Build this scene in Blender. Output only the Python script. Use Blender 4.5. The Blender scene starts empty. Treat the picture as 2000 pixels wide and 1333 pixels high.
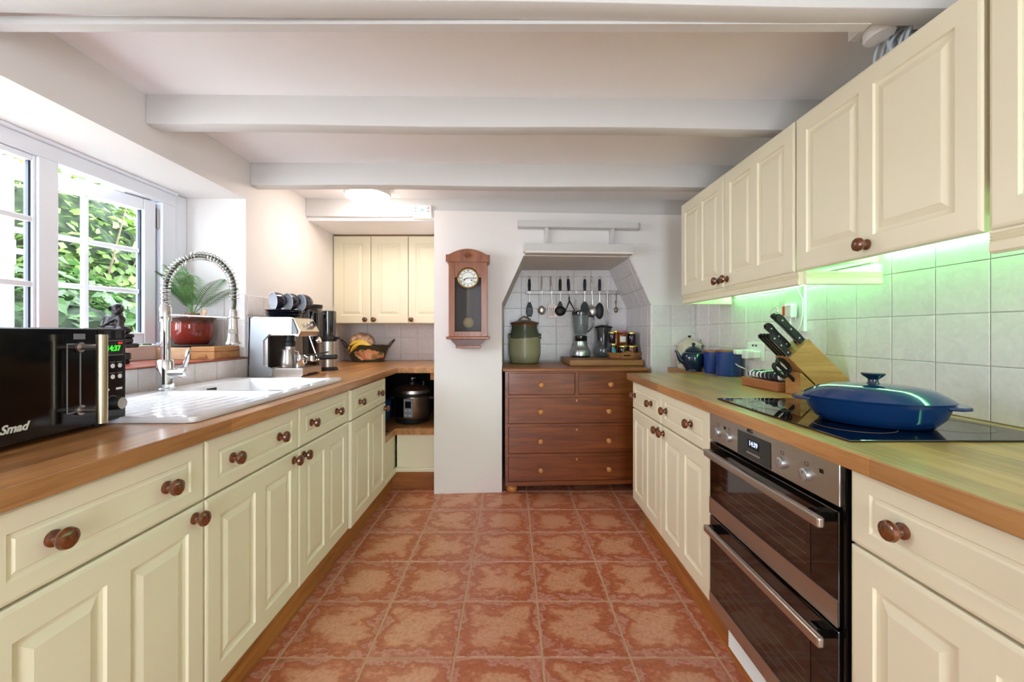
import bpy, bmesh, math, random
from math import pi, sin, cos, radians as R
from mathutils import Vector, Matrix
random.seed(7)
S = bpy.context.scene; COL = S.collection

# ---------------------------------------------------------------- camera
# one-point view down the galley: eye 1.15 m, focal length 819 px of 2000
cam_d = bpy.data.cameras.new('camera'); cam = bpy.data.objects.new('camera', cam_d); COL.objects.link(cam)
cam.location = (0, 0, 1.15); cam.rotation_euler = (R(90), 0, 0)
cam_d.sensor_width = 36; cam_d.lens = 819/2000*36; cam_d.shift_x = .0005; cam_d.shift_y = -.00825
cam_d.clip_start = .02
S.camera = cam

# ---------------------------------------------------------------- world, sun, exposure
W = bpy.data.worlds.new('overcast_sky'); S.world = W; W.use_nodes = True
W.node_tree.nodes['Background'].inputs[0].default_value = (.80, .90, 1, 1)
W.node_tree.nodes['Background'].inputs[1].default_value = 5.8
def light(name, kind, loc, energy, color=(1,1,1), rot=(0,0,0), **kw):
    d = bpy.data.lights.new(name, kind); d.energy = energy; d.color = color
    for k, v in kw.items(): setattr(d, k, v)
    o = bpy.data.objects.new(name, d); COL.objects.link(o); o.location = loc; o.rotation_euler = rot
    return o
sun = light('sun', 'SUN', (3, 2, 6), 1.6, (1, .97, .9), angle=R(3))
sun.rotation_euler = Vector((-.62, -.12, -.75)).to_track_quat('-Z', 'Y').to_euler()
# sky portals in the window and the added rear opening (they only guide sampling of the sky, they emit nothing)
for nm, lc, rt, sx, sy in (('rear_portal', (.2, -2.3, 1.08), (R(90), 0, 0), .8, 1.93), ('window_portal', (-1.95, 1.44, 1.46), (0, R(-90), 0), .95, 1.9)):
    p_ = light(nm, 'AREA', lc, 1, (1, 1, 1), rt, shape='RECTANGLE', size=sx, size_y=sy); p_.data.cycles.is_portal = True
S.view_settings.view_transform = 'Standard'; S.view_settings.look = 'None'
S.view_settings.exposure = 1.5; S.view_settings.gamma = 1.0; S.view_settings.use_curve_mapping = False
try:
    S.cycles.use_denoising = True; S.cycles.max_bounces = 8; S.cycles.diffuse_bounces = 5; S.cycles.transparent_max_bounces = 16
    S.cycles.caustics_reflective = False; S.cycles.caustics_refractive = False; S.cycles.sample_clamp_indirect = 6
except Exception: pass

# ---------------------------------------------------------------- materials
def lin(c):
    f = lambda v: v/12.92 if v <= .04045 else ((v+.055)/1.055)**2.4
    return tuple(f(v/255) for v in c) + (1,)
class NT:
    def __init__(s, m): s.t = m.node_tree; s.n = s.t.nodes; s.l = s.t.links; s.b = s.n['Principled BSDF']
    def node(s, typ, **kw):
        n = s.n.new('ShaderNode'+typ)
        for k, v in kw.items():
            if k.startswith('i_'): n.inputs[k[2:].replace('_', ' ')].default_value = v
            else: setattr(n, k, v)
        return n
    def link(s, a, ao, b, bi): s.l.new(a.outputs[ao], b.inputs[bi])
def newmat(name):
    m = bpy.data.materials.new(name); m.use_nodes = True; return m, NT(m)
def ramp(t, stops):
    r = t.node('ValToRGB'); e = r.color_ramp.elements
    while len(e) > 1: e.remove(e[-1])
    e[0].position = stops[0][0]; e[0].color = lin(stops[0][1])
    for p, c in stops[1:]:
        k = e.new(p); k.color = lin(c)
    return r
def bump(t, src, out, strength, dist=.002):
    b = t.node('Bump'); b.inputs['Strength'].default_value = strength; b.inputs['Distance'].default_value = dist
    t.link(src, out, b, 'Height'); t.link(b, 'Normal', t.b, 'Normal')
def plain(name, c, rough=.5, metal=0, var=0, scale=8, bmp=0, bscale=60, coat=0, emit=None, es=0, spec=None, trans=0, ior=None, aniso=0):
    m, t = newmat(name); b = t.b.inputs
    b['Base Color'].default_value = lin(c); b['Roughness'].default_value = rough; b['Metallic'].default_value = metal
    if coat: b['Coat Weight'].default_value = coat; b['Coat Roughness'].default_value = .08
    if emit: b['Emission Color'].default_value = lin(emit); b['Emission Strength'].default_value = es
    if spec is not None: b['Specular IOR Level'].default_value = spec
    if trans: b['Transmission Weight'].default_value = trans
    if ior: b['IOR'].default_value = ior
    tc = t.node('TexCoord')
    if var:
        n = t.node('TexNoise', i_Scale=scale, i_Detail=4.0); t.link(tc, 'Object', n, 'Vector')
        c2 = tuple(max(0, v*(1-var)) for v in c); c1 = tuple(min(255, v*(1+var*.6)) for v in c)
        r = ramp(t, [(.3, c2), (.7, c1)]); t.link(n, 'Fac', r, 'Fac'); t.link(r, 'Color', t.b, 'Base Color')
    if bmp:
        n = t.node('TexNoise', i_Scale=bscale, i_Detail=3.0); t.link(tc, 'Object', n, 'Vector'); bump(t, n, 'Fac', bmp)
    return m
def wood(name, stops, axis='X', scale=1.0, rough=.4, knots=False, coat=0, stave=None, rnd=False):
    """grain stretched along axis; stave=(length,width) adds glued blocks of differing tone"""
    m, t = newmat(name); t.b.inputs['Roughness'].default_value = rough
    if coat: t.b.inputs['Coat Weight'].default_value = coat; t.b.inputs['Coat Roughness'].default_value = .12
    tc = t.node('TexCoord'); mp = t.node('Mapping'); t.link(tc, 'Object', mp, 'Vector')
    sc = {'X': (1.2, 16, 16), 'Y': (16, 1.2, 16), 'Z': (16, 16, 1.2)}[axis]
    mp.inputs['Scale'].default_value = tuple(v*scale for v in sc)
    if rnd:
        oi = t.node('ObjectInfo'); ma = t.node('Math', operation='MULTIPLY'); ma.inputs[1].default_value = 40
        t.link(oi, 'Random', ma, 0); t.link(ma, 0, mp, 'Location')
    n = t.node('TexNoise', i_Scale=1.6, i_Detail=6.0, i_Roughness=.65, i_Distortion=.6); t.link(mp, 'Vector', n, 'Vector')
    r = ramp(t, stops); t.link(n, 'Fac', r, 'Fac'); last = r
    if stave:
        mp2 = t.node('Mapping'); t.link(tc, 'Object', mp2, 'Vector')
        if axis == 'Y': mp2.inputs['Rotation'].default_value = (0, 0, R(90))
        bt = t.node('TexBrick'); t.link(mp2, 'Vector', bt, 'Vector')
        bt.inputs['Scale'].default_value = 1; bt.inputs['Brick Width'].default_value = stave[0]; bt.inputs['Row Height'].default_value = stave[1]
        bt.inputs['Mortar Size'].default_value = .0006; bt.offset = .37
        bt.inputs['Color1'].default_value = (.62, .6, .56, 1); bt.inputs['Color2'].default_value = (1.12, 1.08, 1.02, 1); bt.inputs['Mortar'].default_value = (.5, .45, .4, 1)
        mx = t.node('MixRGB', blend_type='MULTIPLY'); mx.inputs[0].default_value = .8
        t.link(r, 'Color', mx, 1); t.link(bt, 'Color', mx, 2); last = mx
    if knots:
        v = t.node('TexVoronoi', i_Scale=1.0); mp3 = t.node('Mapping'); t.link(tc, 'Object', mp3, 'Vector')
        mp3.inputs['Scale'].default_value = {'X': (3, 7, 7), 'Y': (7, 3, 7), 'Z': (7, 7, 3)}[axis]; t.link(mp3, 'Vector', v, 'Vector')
        kr = ramp(t, [(.05, (70, 40, 20)), (.12, (255, 255, 255))]); t.link(v, 'Distance', kr, 'Fac')
        mx = t.node('MixRGB', blend_type='MULTIPLY'); mx.inputs[0].default_value = .8; t.link(last, 'Color', mx, 1); t.link(kr, 'Color', mx, 2); last = mx
    t.link(last, 'Color', t.b, 'Base Color'); bump(t, n, 'Fac', .08, .001)
    return m
def glassy(name, tint=(255,255,255), refl=.08, alpha=0.0, col=(20,20,20), edge=.5):
    """thin clear sheet: mostly transparent, a little mirror; alpha mixes in a body colour"""
    m, t = newmat(name); t.n.remove(t.b)
    tr = t.node('BsdfTransparent'); tr.inputs[0].default_value = lin(tint)
    gl = t.node('BsdfGlossy'); gl.inputs['Roughness'].default_value = .02
    df = t.node('BsdfPrincipled'); df.inputs['Base Color'].default_value = lin(col); df.inputs['Roughness'].default_value = .15
    m1 = t.node('MixShader'); m1.inputs[0].default_value = alpha; t.link(tr, 0, m1, 1); t.link(df, 0, m1, 2)
    lw = t.node('LayerWeight', i_Blend=.25); mm = t.node('Math', operation='MULTIPLY_ADD'); mm.inputs[1].default_value = edge; mm.inputs[2].default_value = refl
    t.link(lw, 'Facing', mm, 0); m2 = t.node('MixShader'); t.link(mm, 0, m2, 0); t.link(m1, 0, m2, 1); t.link(gl, 0, m2, 2)
    out = [n for n in t.n if n.type == 'OUTPUT_MATERIAL'][0]; t.link(m2, 0, out, 'Surface')
    return m
def emis(name, c, s):
    m, t = newmat(name); t.b.inputs['Base Color'].default_value = (0, 0, 0, 1)
    t.b.inputs['Emission Color'].default_value = lin(c); t.b.inputs['Emission Strength'].default_value = s; return m
def tile_floor():
    m, t = newmat('terracotta_tile'); t.b.inputs['Roughness'].default_value = .3
    tc = t.node('TexCoord'); oi = t.node('ObjectInfo')
    sp = t.node('SeparateXYZ'); t.link(tc, 'Generated', sp, 0)
    def m_(op, a, b=None):
        n = t.node('Math', operation=op)
        for i, v in enumerate((a, b)):
            if v is None: continue
            if isinstance(v, (int, float)): n.inputs[i].default_value = v
            else: t.link(v[0], v[1], n, i)
        return (n, 0)
    ex = m_('ABSOLUTE', m_('SUBTRACT', (sp, 'X'), .5)); ey = m_('ABSOLUTE', m_('SUBTRACT', (sp, 'Y'), .5))
    e = m_('MULTIPLY', m_('MAXIMUM', ex, ey), 2.0)
    off = t.node('CombineXYZ'); k = m_('MULTIPLY', (oi, 'Random'), 2.2); t.link(k[0], 0, off, 'X'); t.link(k[0], 0, off, 'Y')
    va = t.node('VectorMath', operation='ADD'); t.link(tc, 'Generated', va, 0); t.link(off, 0, va, 1)
    mp = t.node('Mapping'); mp.inputs['Scale'].default_value = (1, 1.4, 0); t.link(va, 0, mp, 'Vector')
    n = t.node('TexNoise', i_Scale=2.6, i_Detail=7.0, i_Roughness=.66); t.link(mp, 'Vector', n, 'Vector')
    f = m_('ADD', m_('MULTIPLY', m_('POWER', e, 1.5), .62), m_('MULTIPLY', m_('SUBTRACT', (n, 'Fac'), .5), 1.75))
    r = ramp(t, [(0, (214, 156, 124)), (.22, (210, 150, 116)), (.34, (192, 116, 80)), (.5, (178, 98, 64)), (.6, (204, 148, 128)), (.72, (194, 122, 96)), (.95, (160, 100, 78))])
    t.link(f[0], 0, r, 'Fac')
    n2 = t.node('TexNoise', i_Scale=22.0, i_Detail=4.0); t.link(va, 0, n2, 'Vector')
    r2 = ramp(t, [(.3, (205, 200, 196)), (.6, (255, 255, 255))]); t.link(n2, 'Fac', r2, 'Fac')
    mx = t.node('MixRGB', blend_type='MULTIPLY'); mx.inputs[0].default_value = .55; t.link(r, 'Color', mx, 1); t.link(r2, 'Color', mx, 2)
    t.link(mx, 'Color', t.b, 'Base Color')
    bump(t, n2, 'Fac', .12, .003)
    return m
def tile_wall(name, c):
    m, t = newmat(name); t.b.inputs['Roughness'].default_value = .28
    tc = t.node('TexCoord'); oi = t.node('ObjectInfo'); va = t.node('VectorMath', operation='ADD')
    t.link(tc, 'Object', va, 0); t.link(oi, 'Location', va, 1)
    n = t.node('TexNoise', i_Scale=30.0, i_Detail=5.0, i_Distortion=1.2); t.link(va, 0, n, 'Vector')
    r = ramp(t, [(.3, tuple(v*.95 for v in c)), (.7, c)]); t.link(n, 'Fac', r, 'Fac'); t.link(r, 'Color', t.b, 'Base Color'); bump(t, n, 'Fac', .10, .001)
    return m
M = {}
M['wall'] = plain('white_wall_paint', (238, 234, 231), .75, bmp=.12, bscale=40)
M['ceil'] = plain('white_ceiling_paint', (247, 245, 247), .8, bmp=.1, bscale=30)
M['beam'] = plain('painted_beam', (217, 216, 214), .5, bmp=.25, bscale=18)
M['upvc'] = plain('white_window_plastic', (240, 243, 250), .3)
M['gasket'] = plain('dark_window_gasket', (30, 45, 60), .5)
M['cream'] = plain('cream_cabinet_paint', (237, 229, 201), .32, bmp=.05, bscale=120)
M['creamd'] = plain('cream_carcass', (226, 216, 192), .5)
M['knob'] = wood('varnished_knob_wood', [(.3, (72, 33, 11)), (.7, (124, 67, 27))], 'Y', 3, .18, coat=.6)
M['pineknob'] = wood('pine_knob_wood', [(.3, (176, 108, 52)), (.7, (214, 150, 84))], 'Y', 3, .35)
M['top_l'] = wood('oak_block_worktop_long', [(.25, (150, 98, 54)), (.5, (186, 134, 82)), (.8, (206, 158, 104))], 'Y', 1.5, .32, stave=(.62, .044), coat=.2)
M['plinth'] = wood('pine_plinth_wood', [(.3, (136, 80, 34)), (.55, (176, 112, 54)), (.8, (196, 134, 72))], 'Y', 1.1, .45, knots=True)
M['plinthx'] = wood('pine_plinth_wood_cross', [(.3, (120, 68, 28)), (.55, (160, 98, 46)), (.8, (182, 120, 62))], 'X', 1.1, .45, knots=True)
M['ftile'] = tile_floor()
M['grout'] = plain('floor_grout', (196, 160, 122), .9, bmp=.2)
M['wtile'] = tile_wall('white_wall_tile', (234, 229, 228))
M['wgrout'] = plain('wall_tile_grout', (222, 218, 212), .9)
M['sill'] = plain('quarry_tile_sill', (150, 72, 52), .35, var=.15)
M['chest'] = wood('stained_chest_wood', [(.25, (76, 34, 9)), (.5, (124, 61, 20)), (.8, (152, 82, 32))], 'X', 1.2, .38, rnd=True, coat=.15)
M['chesttop'] = wood('worn_chest_top', [(.25, (118, 66, 34)), (.5, (152, 92, 50)), (.8, (176, 114, 68))], 'X', 1.2, .4)
M['black'] = plain('black_gloss', (8, 8, 9), .12)
M['blackm'] = plain('black_matt', (14, 14, 15), .5)
M['dark'] = plain('hollow_shade', (10, 9, 8), .9)
M['steel'] = plain('brushed_steel', (190, 182, 176), .32, 1)
M['chrome'] = plain('chrome', (225, 228, 230), .06, 1)
M['white'] = plain('white_plastic', (236, 236, 234), .35)
M['ceramic'] = plain('white_ceramic', (240, 242, 246), .12, coat=.4)
M['glass'] = glassy('clear_glass', refl=.008, edge=.10)
M['led'] = emis('green_led', (140, 255, 166), 24)
M['lamp'] = emis('lamp_diffuser', (255, 241, 230), 13)

# ---------------------------------------------------------------- mesh helpers
I4 = Matrix.Identity(4)
def T(x, y, z): return Matrix.Translation((x, y, z))
def RX(a): return Matrix.Rotation(R(a), 4, 'X')
def RY(a): return Matrix.Rotation(R(a), 4, 'Y')
def RZ(a): return Matrix.Rotation(R(a), 4, 'Z')
def SC(x, y, z): return Matrix.Diagonal((x, y, z, 1))
def BM(): return bmesh.new()
def box(bm, x0, x1, y0, y1, z0, z1, bev=0, m=I4, seg=2):
    mt = m @ T((x0+x1)/2, (y0+y1)/2, (z0+z1)/2) @ SC(abs(x1-x0), abs(y1-y0), abs(z1-z0))
    r = bmesh.ops.create_cube(bm, size=1, matrix=mt)
    if bev:
        es = list({e for v in r['verts'] for e in v.link_edges})
        bmesh.ops.bevel(bm, geom=es, offset=bev, segments=seg, affect='EDGES', profile=.5)
    return bm
def lathe(bm, prof, seg=32, m=I4, a0=0, a1=360):
    full = abs(a1-a0) >= 360; n = seg if full else seg+1; rings = []
    for r, z in prof:
        if r <= 1e-6: rings.append([bm.verts.new(m @ Vector((0, 0, z)))])
        else: rings.append([bm.verts.new(m @ Vector((r*cos(R(a0)+R(a1-a0)*i/seg), r*sin(R(a0)+R(a1-a0)*i/seg), z))) for i in range(n)])
    for a, b in zip(rings, rings[1:]):
        for i in range(seg):
            j = (i+1) % n if full else i+1
            if len(a) == 1 and len(b) == 1: continue
            try:
                if len(a) == 1: bm.faces.new((a[0], b[j], b[i]))
                elif len(b) == 1: bm.faces.new((a[i], a[j], b[0]))
                else: bm.faces.new((a[i], a[j], b[j], b[i]))
            except ValueError: pass
    return bm
def cyl(bm, p, q, r, seg=20, r2=None):
    """capped rod from p to q"""
    p, q = Vector(p), Vector(q); d = q-p; m = T(*p) @ d.to_track_quat('Z', 'Y').to_matrix().to_4x4(); L = d.length; r2 = r if r2 is None else r2
    return lathe(bm, [(0, 0), (r, 0), (r2, L), (0, L)], seg, m)
def tube(bm, pts, r, seg=8, closed=False, cap=True, flat=1.0):
    pts = [Vector(p) for p in pts]; n = len(pts); rs = r if isinstance(r, (list, tuple)) else [r]*n
    def tan(i):
        a = pts[(i-1) % n] if (closed or i > 0) else pts[i]; b = pts[(i+1) % n] if (closed or i < n-1) else pts[i]
        return (b-a).normalized()
    t = tan(0); u = t.orthogonal().normalized(); rings = []
    for i in range(n):
        t2 = tan(i); q = t.rotation_difference(t2); u = q @ u; u = (u - t2*u.dot(t2)).normalized(); t = t2; v = t.cross(u)
        rings.append([bm.verts.new(pts[i] + (u*cos(2*pi*k/seg) + v*sin(2*pi*k/seg)*flat)*rs[i]) for k in range(seg)])
    m = n if closed else n-1
    for i in range(m):
        a, b = rings[i], rings[(i+1) % n]
        for k in range(seg): bm.faces.new((a[k], a[(k+1) % seg], b[(k+1) % seg], b[k]))
    if cap and not closed:
        bm.faces.new(rings[0][::-1]); bm.faces.new(rings[-1])
    return bm
def prism(bm, poly, h, m=I4):
    a = [bm.verts.new(m @ Vector((x, y, 0))) for x, y in poly]; b = [bm.verts.new(m @ Vector((x, y, h))) for x, y in poly]; n = len(poly)
    bm.faces.new(a[::-1]); bm.faces.new(b)
    for i in range(n): bm.faces.new((a[i], a[(i+1) % n], b[(i+1) % n], b[i]))
    return bm
XZ = Matrix(((1, 0, 0, 0), (0, 0, -1, 0), (0, 1, 0, 0), (0, 0, 0, 1)))      # poly (x,z), extrudes towards -y
YZ = Matrix(((0, 0, 1, 0), (1, 0, 0, 0), (0, 1, 0, 0), (0, 0, 0, 1)))       # poly (y,z), extrudes towards +x
def ball(bm, c, r, seg=20, m=None):
    mt = m if m else T(*c) @ (SC(*r) if isinstance(r, (tuple, list)) else SC(r, r, r))
    bmesh.ops.create_uvsphere(bm, u_segments=seg, v_segments=max(6, seg//2), radius=1, matrix=mt); return bm
def cells(bm, us, vs, w0, w1, keep, m=I4):
    """slab w0..w1 over the kept cells of a grid (u,v): one connected mesh, openings where not kept"""
    V = {}
    def g(i, j, k):
        if (i, j, k) not in V: V[i, j, k] = bm.verts.new(m @ Vector((us[i], vs[j], (w0, w1)[k])))
        return V[i, j, k]
    nu, nv = len(us)-1, len(vs)-1; K = lambda i, j: 0 <= i < nu and 0 <= j < nv and keep(i, j)
    for i in range(nu):
        for j in range(nv):
            if not K(i, j): continue
            for k in (0, 1):
                f = [g(i, j, k), g(i+1, j, k), g(i+1, j+1, k), g(i, j+1, k)]; bm.faces.new(f if k else f[::-1])
            if not K(i-1, j): bm.faces.new((g(i, j, 0), g(i, j, 1), g(i, j+1, 1), g(i, j+1, 0)))
            if not K(i+1, j): bm.faces.new((g(i+1, j, 0), g(i+1, j+1, 0), g(i+1, j+1, 1), g(i+1, j, 1)))
            if not K(i, j-1): bm.faces.new((g(i, j, 0), g(i+1, j, 0), g(i+1, j, 1), g(i, j, 1)))
            if not K(i, j+1): bm.faces.new((g(i, j+1, 0), g(i, j+1, 1), g(i+1, j+1, 1), g(i+1, j+1, 0)))
    return bm
def mesh(name, bm, mat, smooth=False):
    bmesh.ops.recalc_face_normals(bm, faces=bm.faces)
    me = bpy.data.meshes.new(name); bm.to_mesh(me); bm.free()
    if mat: me.materials.append(mat if not isinstance(mat, str) else M[mat])
    if smooth:
        me.polygons.foreach_set('use_smooth', [True]*len(me.polygons)); me.set_sharp_from_angle(angle=R(38))
    me.update(); return me
def link(name, me, parent=None, loc=(0,0,0), rot=(0,0,0)):
    o = bpy.data.objects.new(name, me); COL.objects.link(o); o.location = loc; o.rotation_euler = rot
    if parent: o.parent = parent
    return o
def obj(name, bm, mat, parent=None, smooth=False, loc=(0,0,0), rot=(0,0,0)):
    return link(name, mesh(name, bm, mat, smooth), parent, loc, rot)
def tag(o, label, cat, group=None, kind=None):
    o['label'] = label; o['category'] = cat
    if group: o['group'] = group
    if kind: o['kind'] = kind
    return o
def thing(name, label, cat, loc=(0,0,0), rz=0, group=None, kind=None):
    o = bpy.data.objects.new(name, None); COL.objects.link(o); o.location = loc; o.rotation_euler = (0, 0, R(rz)); o.empty_display_size = .05
    return tag(o, label, cat, group, kind)
def text(name, s, size, mat, parent, loc, rot, shear=0, ext=.0004, align='CENTER', bold=0, sx=1.0):
    c = bpy.data.curves.new(name, 'FONT'); c.body = s; c.size = size; c.extrude = ext; c.align_x = align; c.align_y = 'CENTER'; c.shear = shear; c.offset = bold; c.resolution_u = 3
    t = bpy.data.objects.new(name, c); COL.objects.link(t); me = bpy.data.meshes.new_from_object(t); bpy.data.objects.remove(t); bpy.data.curves.remove(c)
    me.materials.clear(); me.materials.append(M[mat]); me.name = name
    if sx != 1: me.transform(Matrix.Diagonal((sx, 1, 1, 1)))
    return link(name, me, parent, loc, rot)

# ================================================================ SETTING
XL, XR = -1.515, 1.365          # wall faces
CZ = 2.137                      # ceiling
YB = 3.853                      # back wall of the recess
def chim(x): return 2.985+.065*(x+.55)     # slightly crooked chimney wall face
# floor slab and its tiles
TP = .3106; TX0 = .1094; TY0 = 1.483
fl = obj('floor', box(BM(), -1.9, 1.6, -2.25, 4.0, -.06, -.0022), 'grout')
tag(fl, 'terracotta tiled kitchen floor with sandy grout lines', 'floor', kind='structure')
g = .0035
bm = BM(); box(bm, g, TP-g, g, TP-g, -.012, 0, .0025)
me_t = mesh('floor_tile', bm, 'ftile')
for i in range(-4, 3):
    for j in range(-6, 7):
        link('floor_tile', me_t, fl, (TX0+i*TP, TY0+j*TP, random.uniform(-.0006, 0)))
# ceiling + beams
tag(obj('ceiling', box(BM(), -1.9, 1.6, -2.25, 4.0, CZ, CZ+.1), 'ceil'), 'flat white painted ceiling between the beams', 'ceiling', kind='structure')
def beam(y0, y1, zb, label, bat=False):
    bm = BM(); box(bm, XL, XR, y0, y1, zb, CZ+.02, .006)
    for v in bm.verts: v.co.y += .015*(v.co.x+.5); v.co.z += .0035*sin(v.co.x*5+y0*9)*(v.co.z < CZ-.03)
    bmesh.ops.subdivide_edges(bm, edges=[e for e in bm.edges if abs(e.verts[0].co.x-e.verts[1].co.x) > .5], cuts=9)
    for v in bm.verts:
        if v.co.z < CZ-.03: v.co.z += .003*sin(v.co.x*4.1+y0*7)
    o = obj('ceiling_beam', bm, 'beam', smooth=True); tag(o, label, 'beam', kind='structure'); return o
b1 = beam(1.088, 1.155, 2.014, 'white painted ceiling beam closest to the viewer with a thin batten')
obj('batten', box(BM(), XL, 1.0, 1.165, 1.196, 2.008, 2.03), 'beam', b1)
beam(1.75, 1.826, 2.012, 'white painted ceiling beam crossing before the window end')
beam(2.447, 2.528, 2.006, 'white painted ceiling beam in front of the round lamp')
beam(3.098, 3.20, 2.004, 'white painted beam over the clock carrying the thermostat')
# walls
bm = BM()
ys = [-2.25, .5, 2.392, 4.0]; zs = [-.02, 1.005, 1.914, 2.2]
cells(bm, ys, zs, -1.93, XL, lambda i, j: not (i == 1 and j == 1), YZ)
wl = tag(obj('wall_left', bm, 'wall'), 'white plaster window wall with a deep recess', 'wall', kind='structure')
bm = BM(); box(bm, -1.93, -.3, YB, 4.0, 0, 2.2); tag(obj('wall_back', bm, 'wall'), 'white wall behind the corner worktop and hanging cupboard', 'wall', kind='structure')
bm = BM(); box(bm, XR, 1.6, -2.25, 4.0, 0, 2.2); wr = tag(obj('wall_right', bm, 'wgrout'), 'tiled splashback wall behind the hob', 'wall', kind='structure')
# chimney wall with the alcove cut into it
bm = BM()
out = [(-.551, 0), (-.069, 0), (-.069, 1.36), (.088, 1.705), (.872, 1.705), (1.03, 1.36), (1.03, 0), (XR, 0), (XR, 2.02), (-.551, 2.02)]
prism(bm, out, .86, XZ)
for v in bm.verts: v.co.y = chim(v.co.x) if v.co.y > -.1 else YB+.02
wc = tag(obj('wall_chimney', bm, 'wall'), 'white chimney wall with the clock and a cut-cornered alcove', 'wall', kind='structure')
bm = BM(); box(bm, -.35, XR, 3.745, 4.0, 0, 2.2); wa = tag(obj('wall_alcove', bm, 'wgrout'), 'tiled rear wall of the alcove behind the utensil rail', 'wall', kind='structure')
# soffit over the hanging cupboard
tag(obj('ceiling_soffit', box(BM(), XL, -.551, 3.12, YB, 1.983, 2.05), 'ceil'), 'low white soffit above the corner cupboard', 'ceiling', kind='structure')
# unseen rear wall; its empty opening is added to let in front fill
bm = BM(); cells(bm, [-1.93, -.2, .6, 1.6], [0, .12, 2.05, 2.2], -2.35, -2.25, lambda i, j: not (i == 1 and j == 1), Matrix(((1,0,0,0),(0,0,1,0),(0,1,0,0),(0,0,0,1))))
tag(obj('wall_rear', bm, 'wall'), 'white wall behind the viewer with an added fill-light opening', 'wall', kind='structure')

# ---- wall tiles: one object per tile, child of its wall
_tm = {}
def tile(parent, loc, rz, w, h, rx=0, t=.006, mat='wtile'):
    key = (round(w, 4), round(h, 4), mat)
    if key not in _tm:
        bm = BM(); box(bm, .0012, w-.0012, -t, .002, .0012, h-.0012, .0016, seg=1); _tm[key] = mesh('wall_tile', bm, mat)
    link('wall_tile', _tm[key], parent, loc, (rx, 0, rz))
def grid_tiles(parent, org, rz, us, zs, clip=None):
    """tiles on a vertical wall; org=(x,y) of u=0; u runs along rz"""
    for a, b in zip(us, us[1:]):
        for c, d in zip(zs, zs[1:]):
            if clip and not clip((a+b)/2, (c+d)/2): continue
            tile(parent, (org[0]+cos(rz)*a, org[1]+sin(rz)*a, c), rz, b-a, d-c)
def rng(a, b, p): 
    o = [a]
    while o[-1]+p < b-.012: o.append(o[-1]+p)
    return o+[b]
# right wall (faces -x): u runs towards -y
ZR = [.8955, 1.054, 1.2065, 1.359, 1.512]
grid_tiles(wr, (XR, 3.09), -pi/2, [0, .045]+[.045+.1545*k for k in range(1, 19)], ZR)
# right of the alcove, facing the viewer
grid_tiles(wc, (1.032, chim(1.032)), math.atan(.065), [0, .145, .297, .335], [.745, .895, 1.05, 1.2, 1.352])
# alcove rear
AX = [-.069, .087, .242, .400, .556, .711, .886, 1.03]; AZ = [.90, 1.047, 1.205, 1.365, 1.506, 1.648, 1.74]
def in_alc(u, z): return True
grid_tiles(wa, (0, 3.745), 0, AX, AZ)
# alcove right cheek (faces -x) and the slanted part above it
yc = chim(1.03)
grid_tiles(wc, (1.03, 3.738), -pi/2, [0, .13, .28, .43, .58, 3.738-yc], [.90, 1.05, 1.2, 1.355])
L = math.hypot(1.03-.872, 1.705-1.36); an = math.atan2(1.03-.872, 1.705-1.36)
for k, (a, b) in enumerate(zip([0, .13, .28, .43, .58], [.13, .28, .43, .58, 3.738-yc])):
    for c, d in ((.003, .13), (.13, .26), (.26, L-.002)):
        bm = None
        key = ('s', k, c)
        w, h = b-a, d-c
        bm = BM(); box(bm, .0012, w-.0012, -.006, .002, .0012, h-.0012, .0016, seg=1)
        o = obj('wall_tile', bm, 'wtile', wc)
        o.matrix_local = T(1.03-sin(an)*c, 3.738-a, 1.36+cos(an)*c) @ Matrix.Rotation(-an, 4, 'Y') @ RZ(-90)
# recess behind the corner worktop
grid_tiles(wr if 0 else bpy.data.objects['wall_back'], (0, YB), 0, [-1.515]+[-.705-.1545*k for k in range(5, -1, -1)]+[-.551], [.8955, .95, 1.105, 1.232])
# left wall beyond the window (faces +x): u runs towards +y
grid_tiles(wl, (XL, 2.40), pi/2, rng(0, 1.45, .1545), [.8955, .98, 1.12, 1.25, 1.366])
# low upstand under the sill
grid_tiles(wl, (XL, .64), pi/2, rng(0, 1.755, .151), [.8955, 1.004])
# window reveal facing the viewer
grid_tiles(wl, (-1.838, 2.392), 0, [0, .075, .203, .322], [1.012, 1.06, 1.22, 1.371])
# sill board
tag(obj('window_sill', box(BM(), -1.90, XL+.012, .5, 2.392, 1.004, 1.0105, .002), 'sill'), 'red quarry tile sill of the kitchen window', 'sill', kind='structure')

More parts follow.
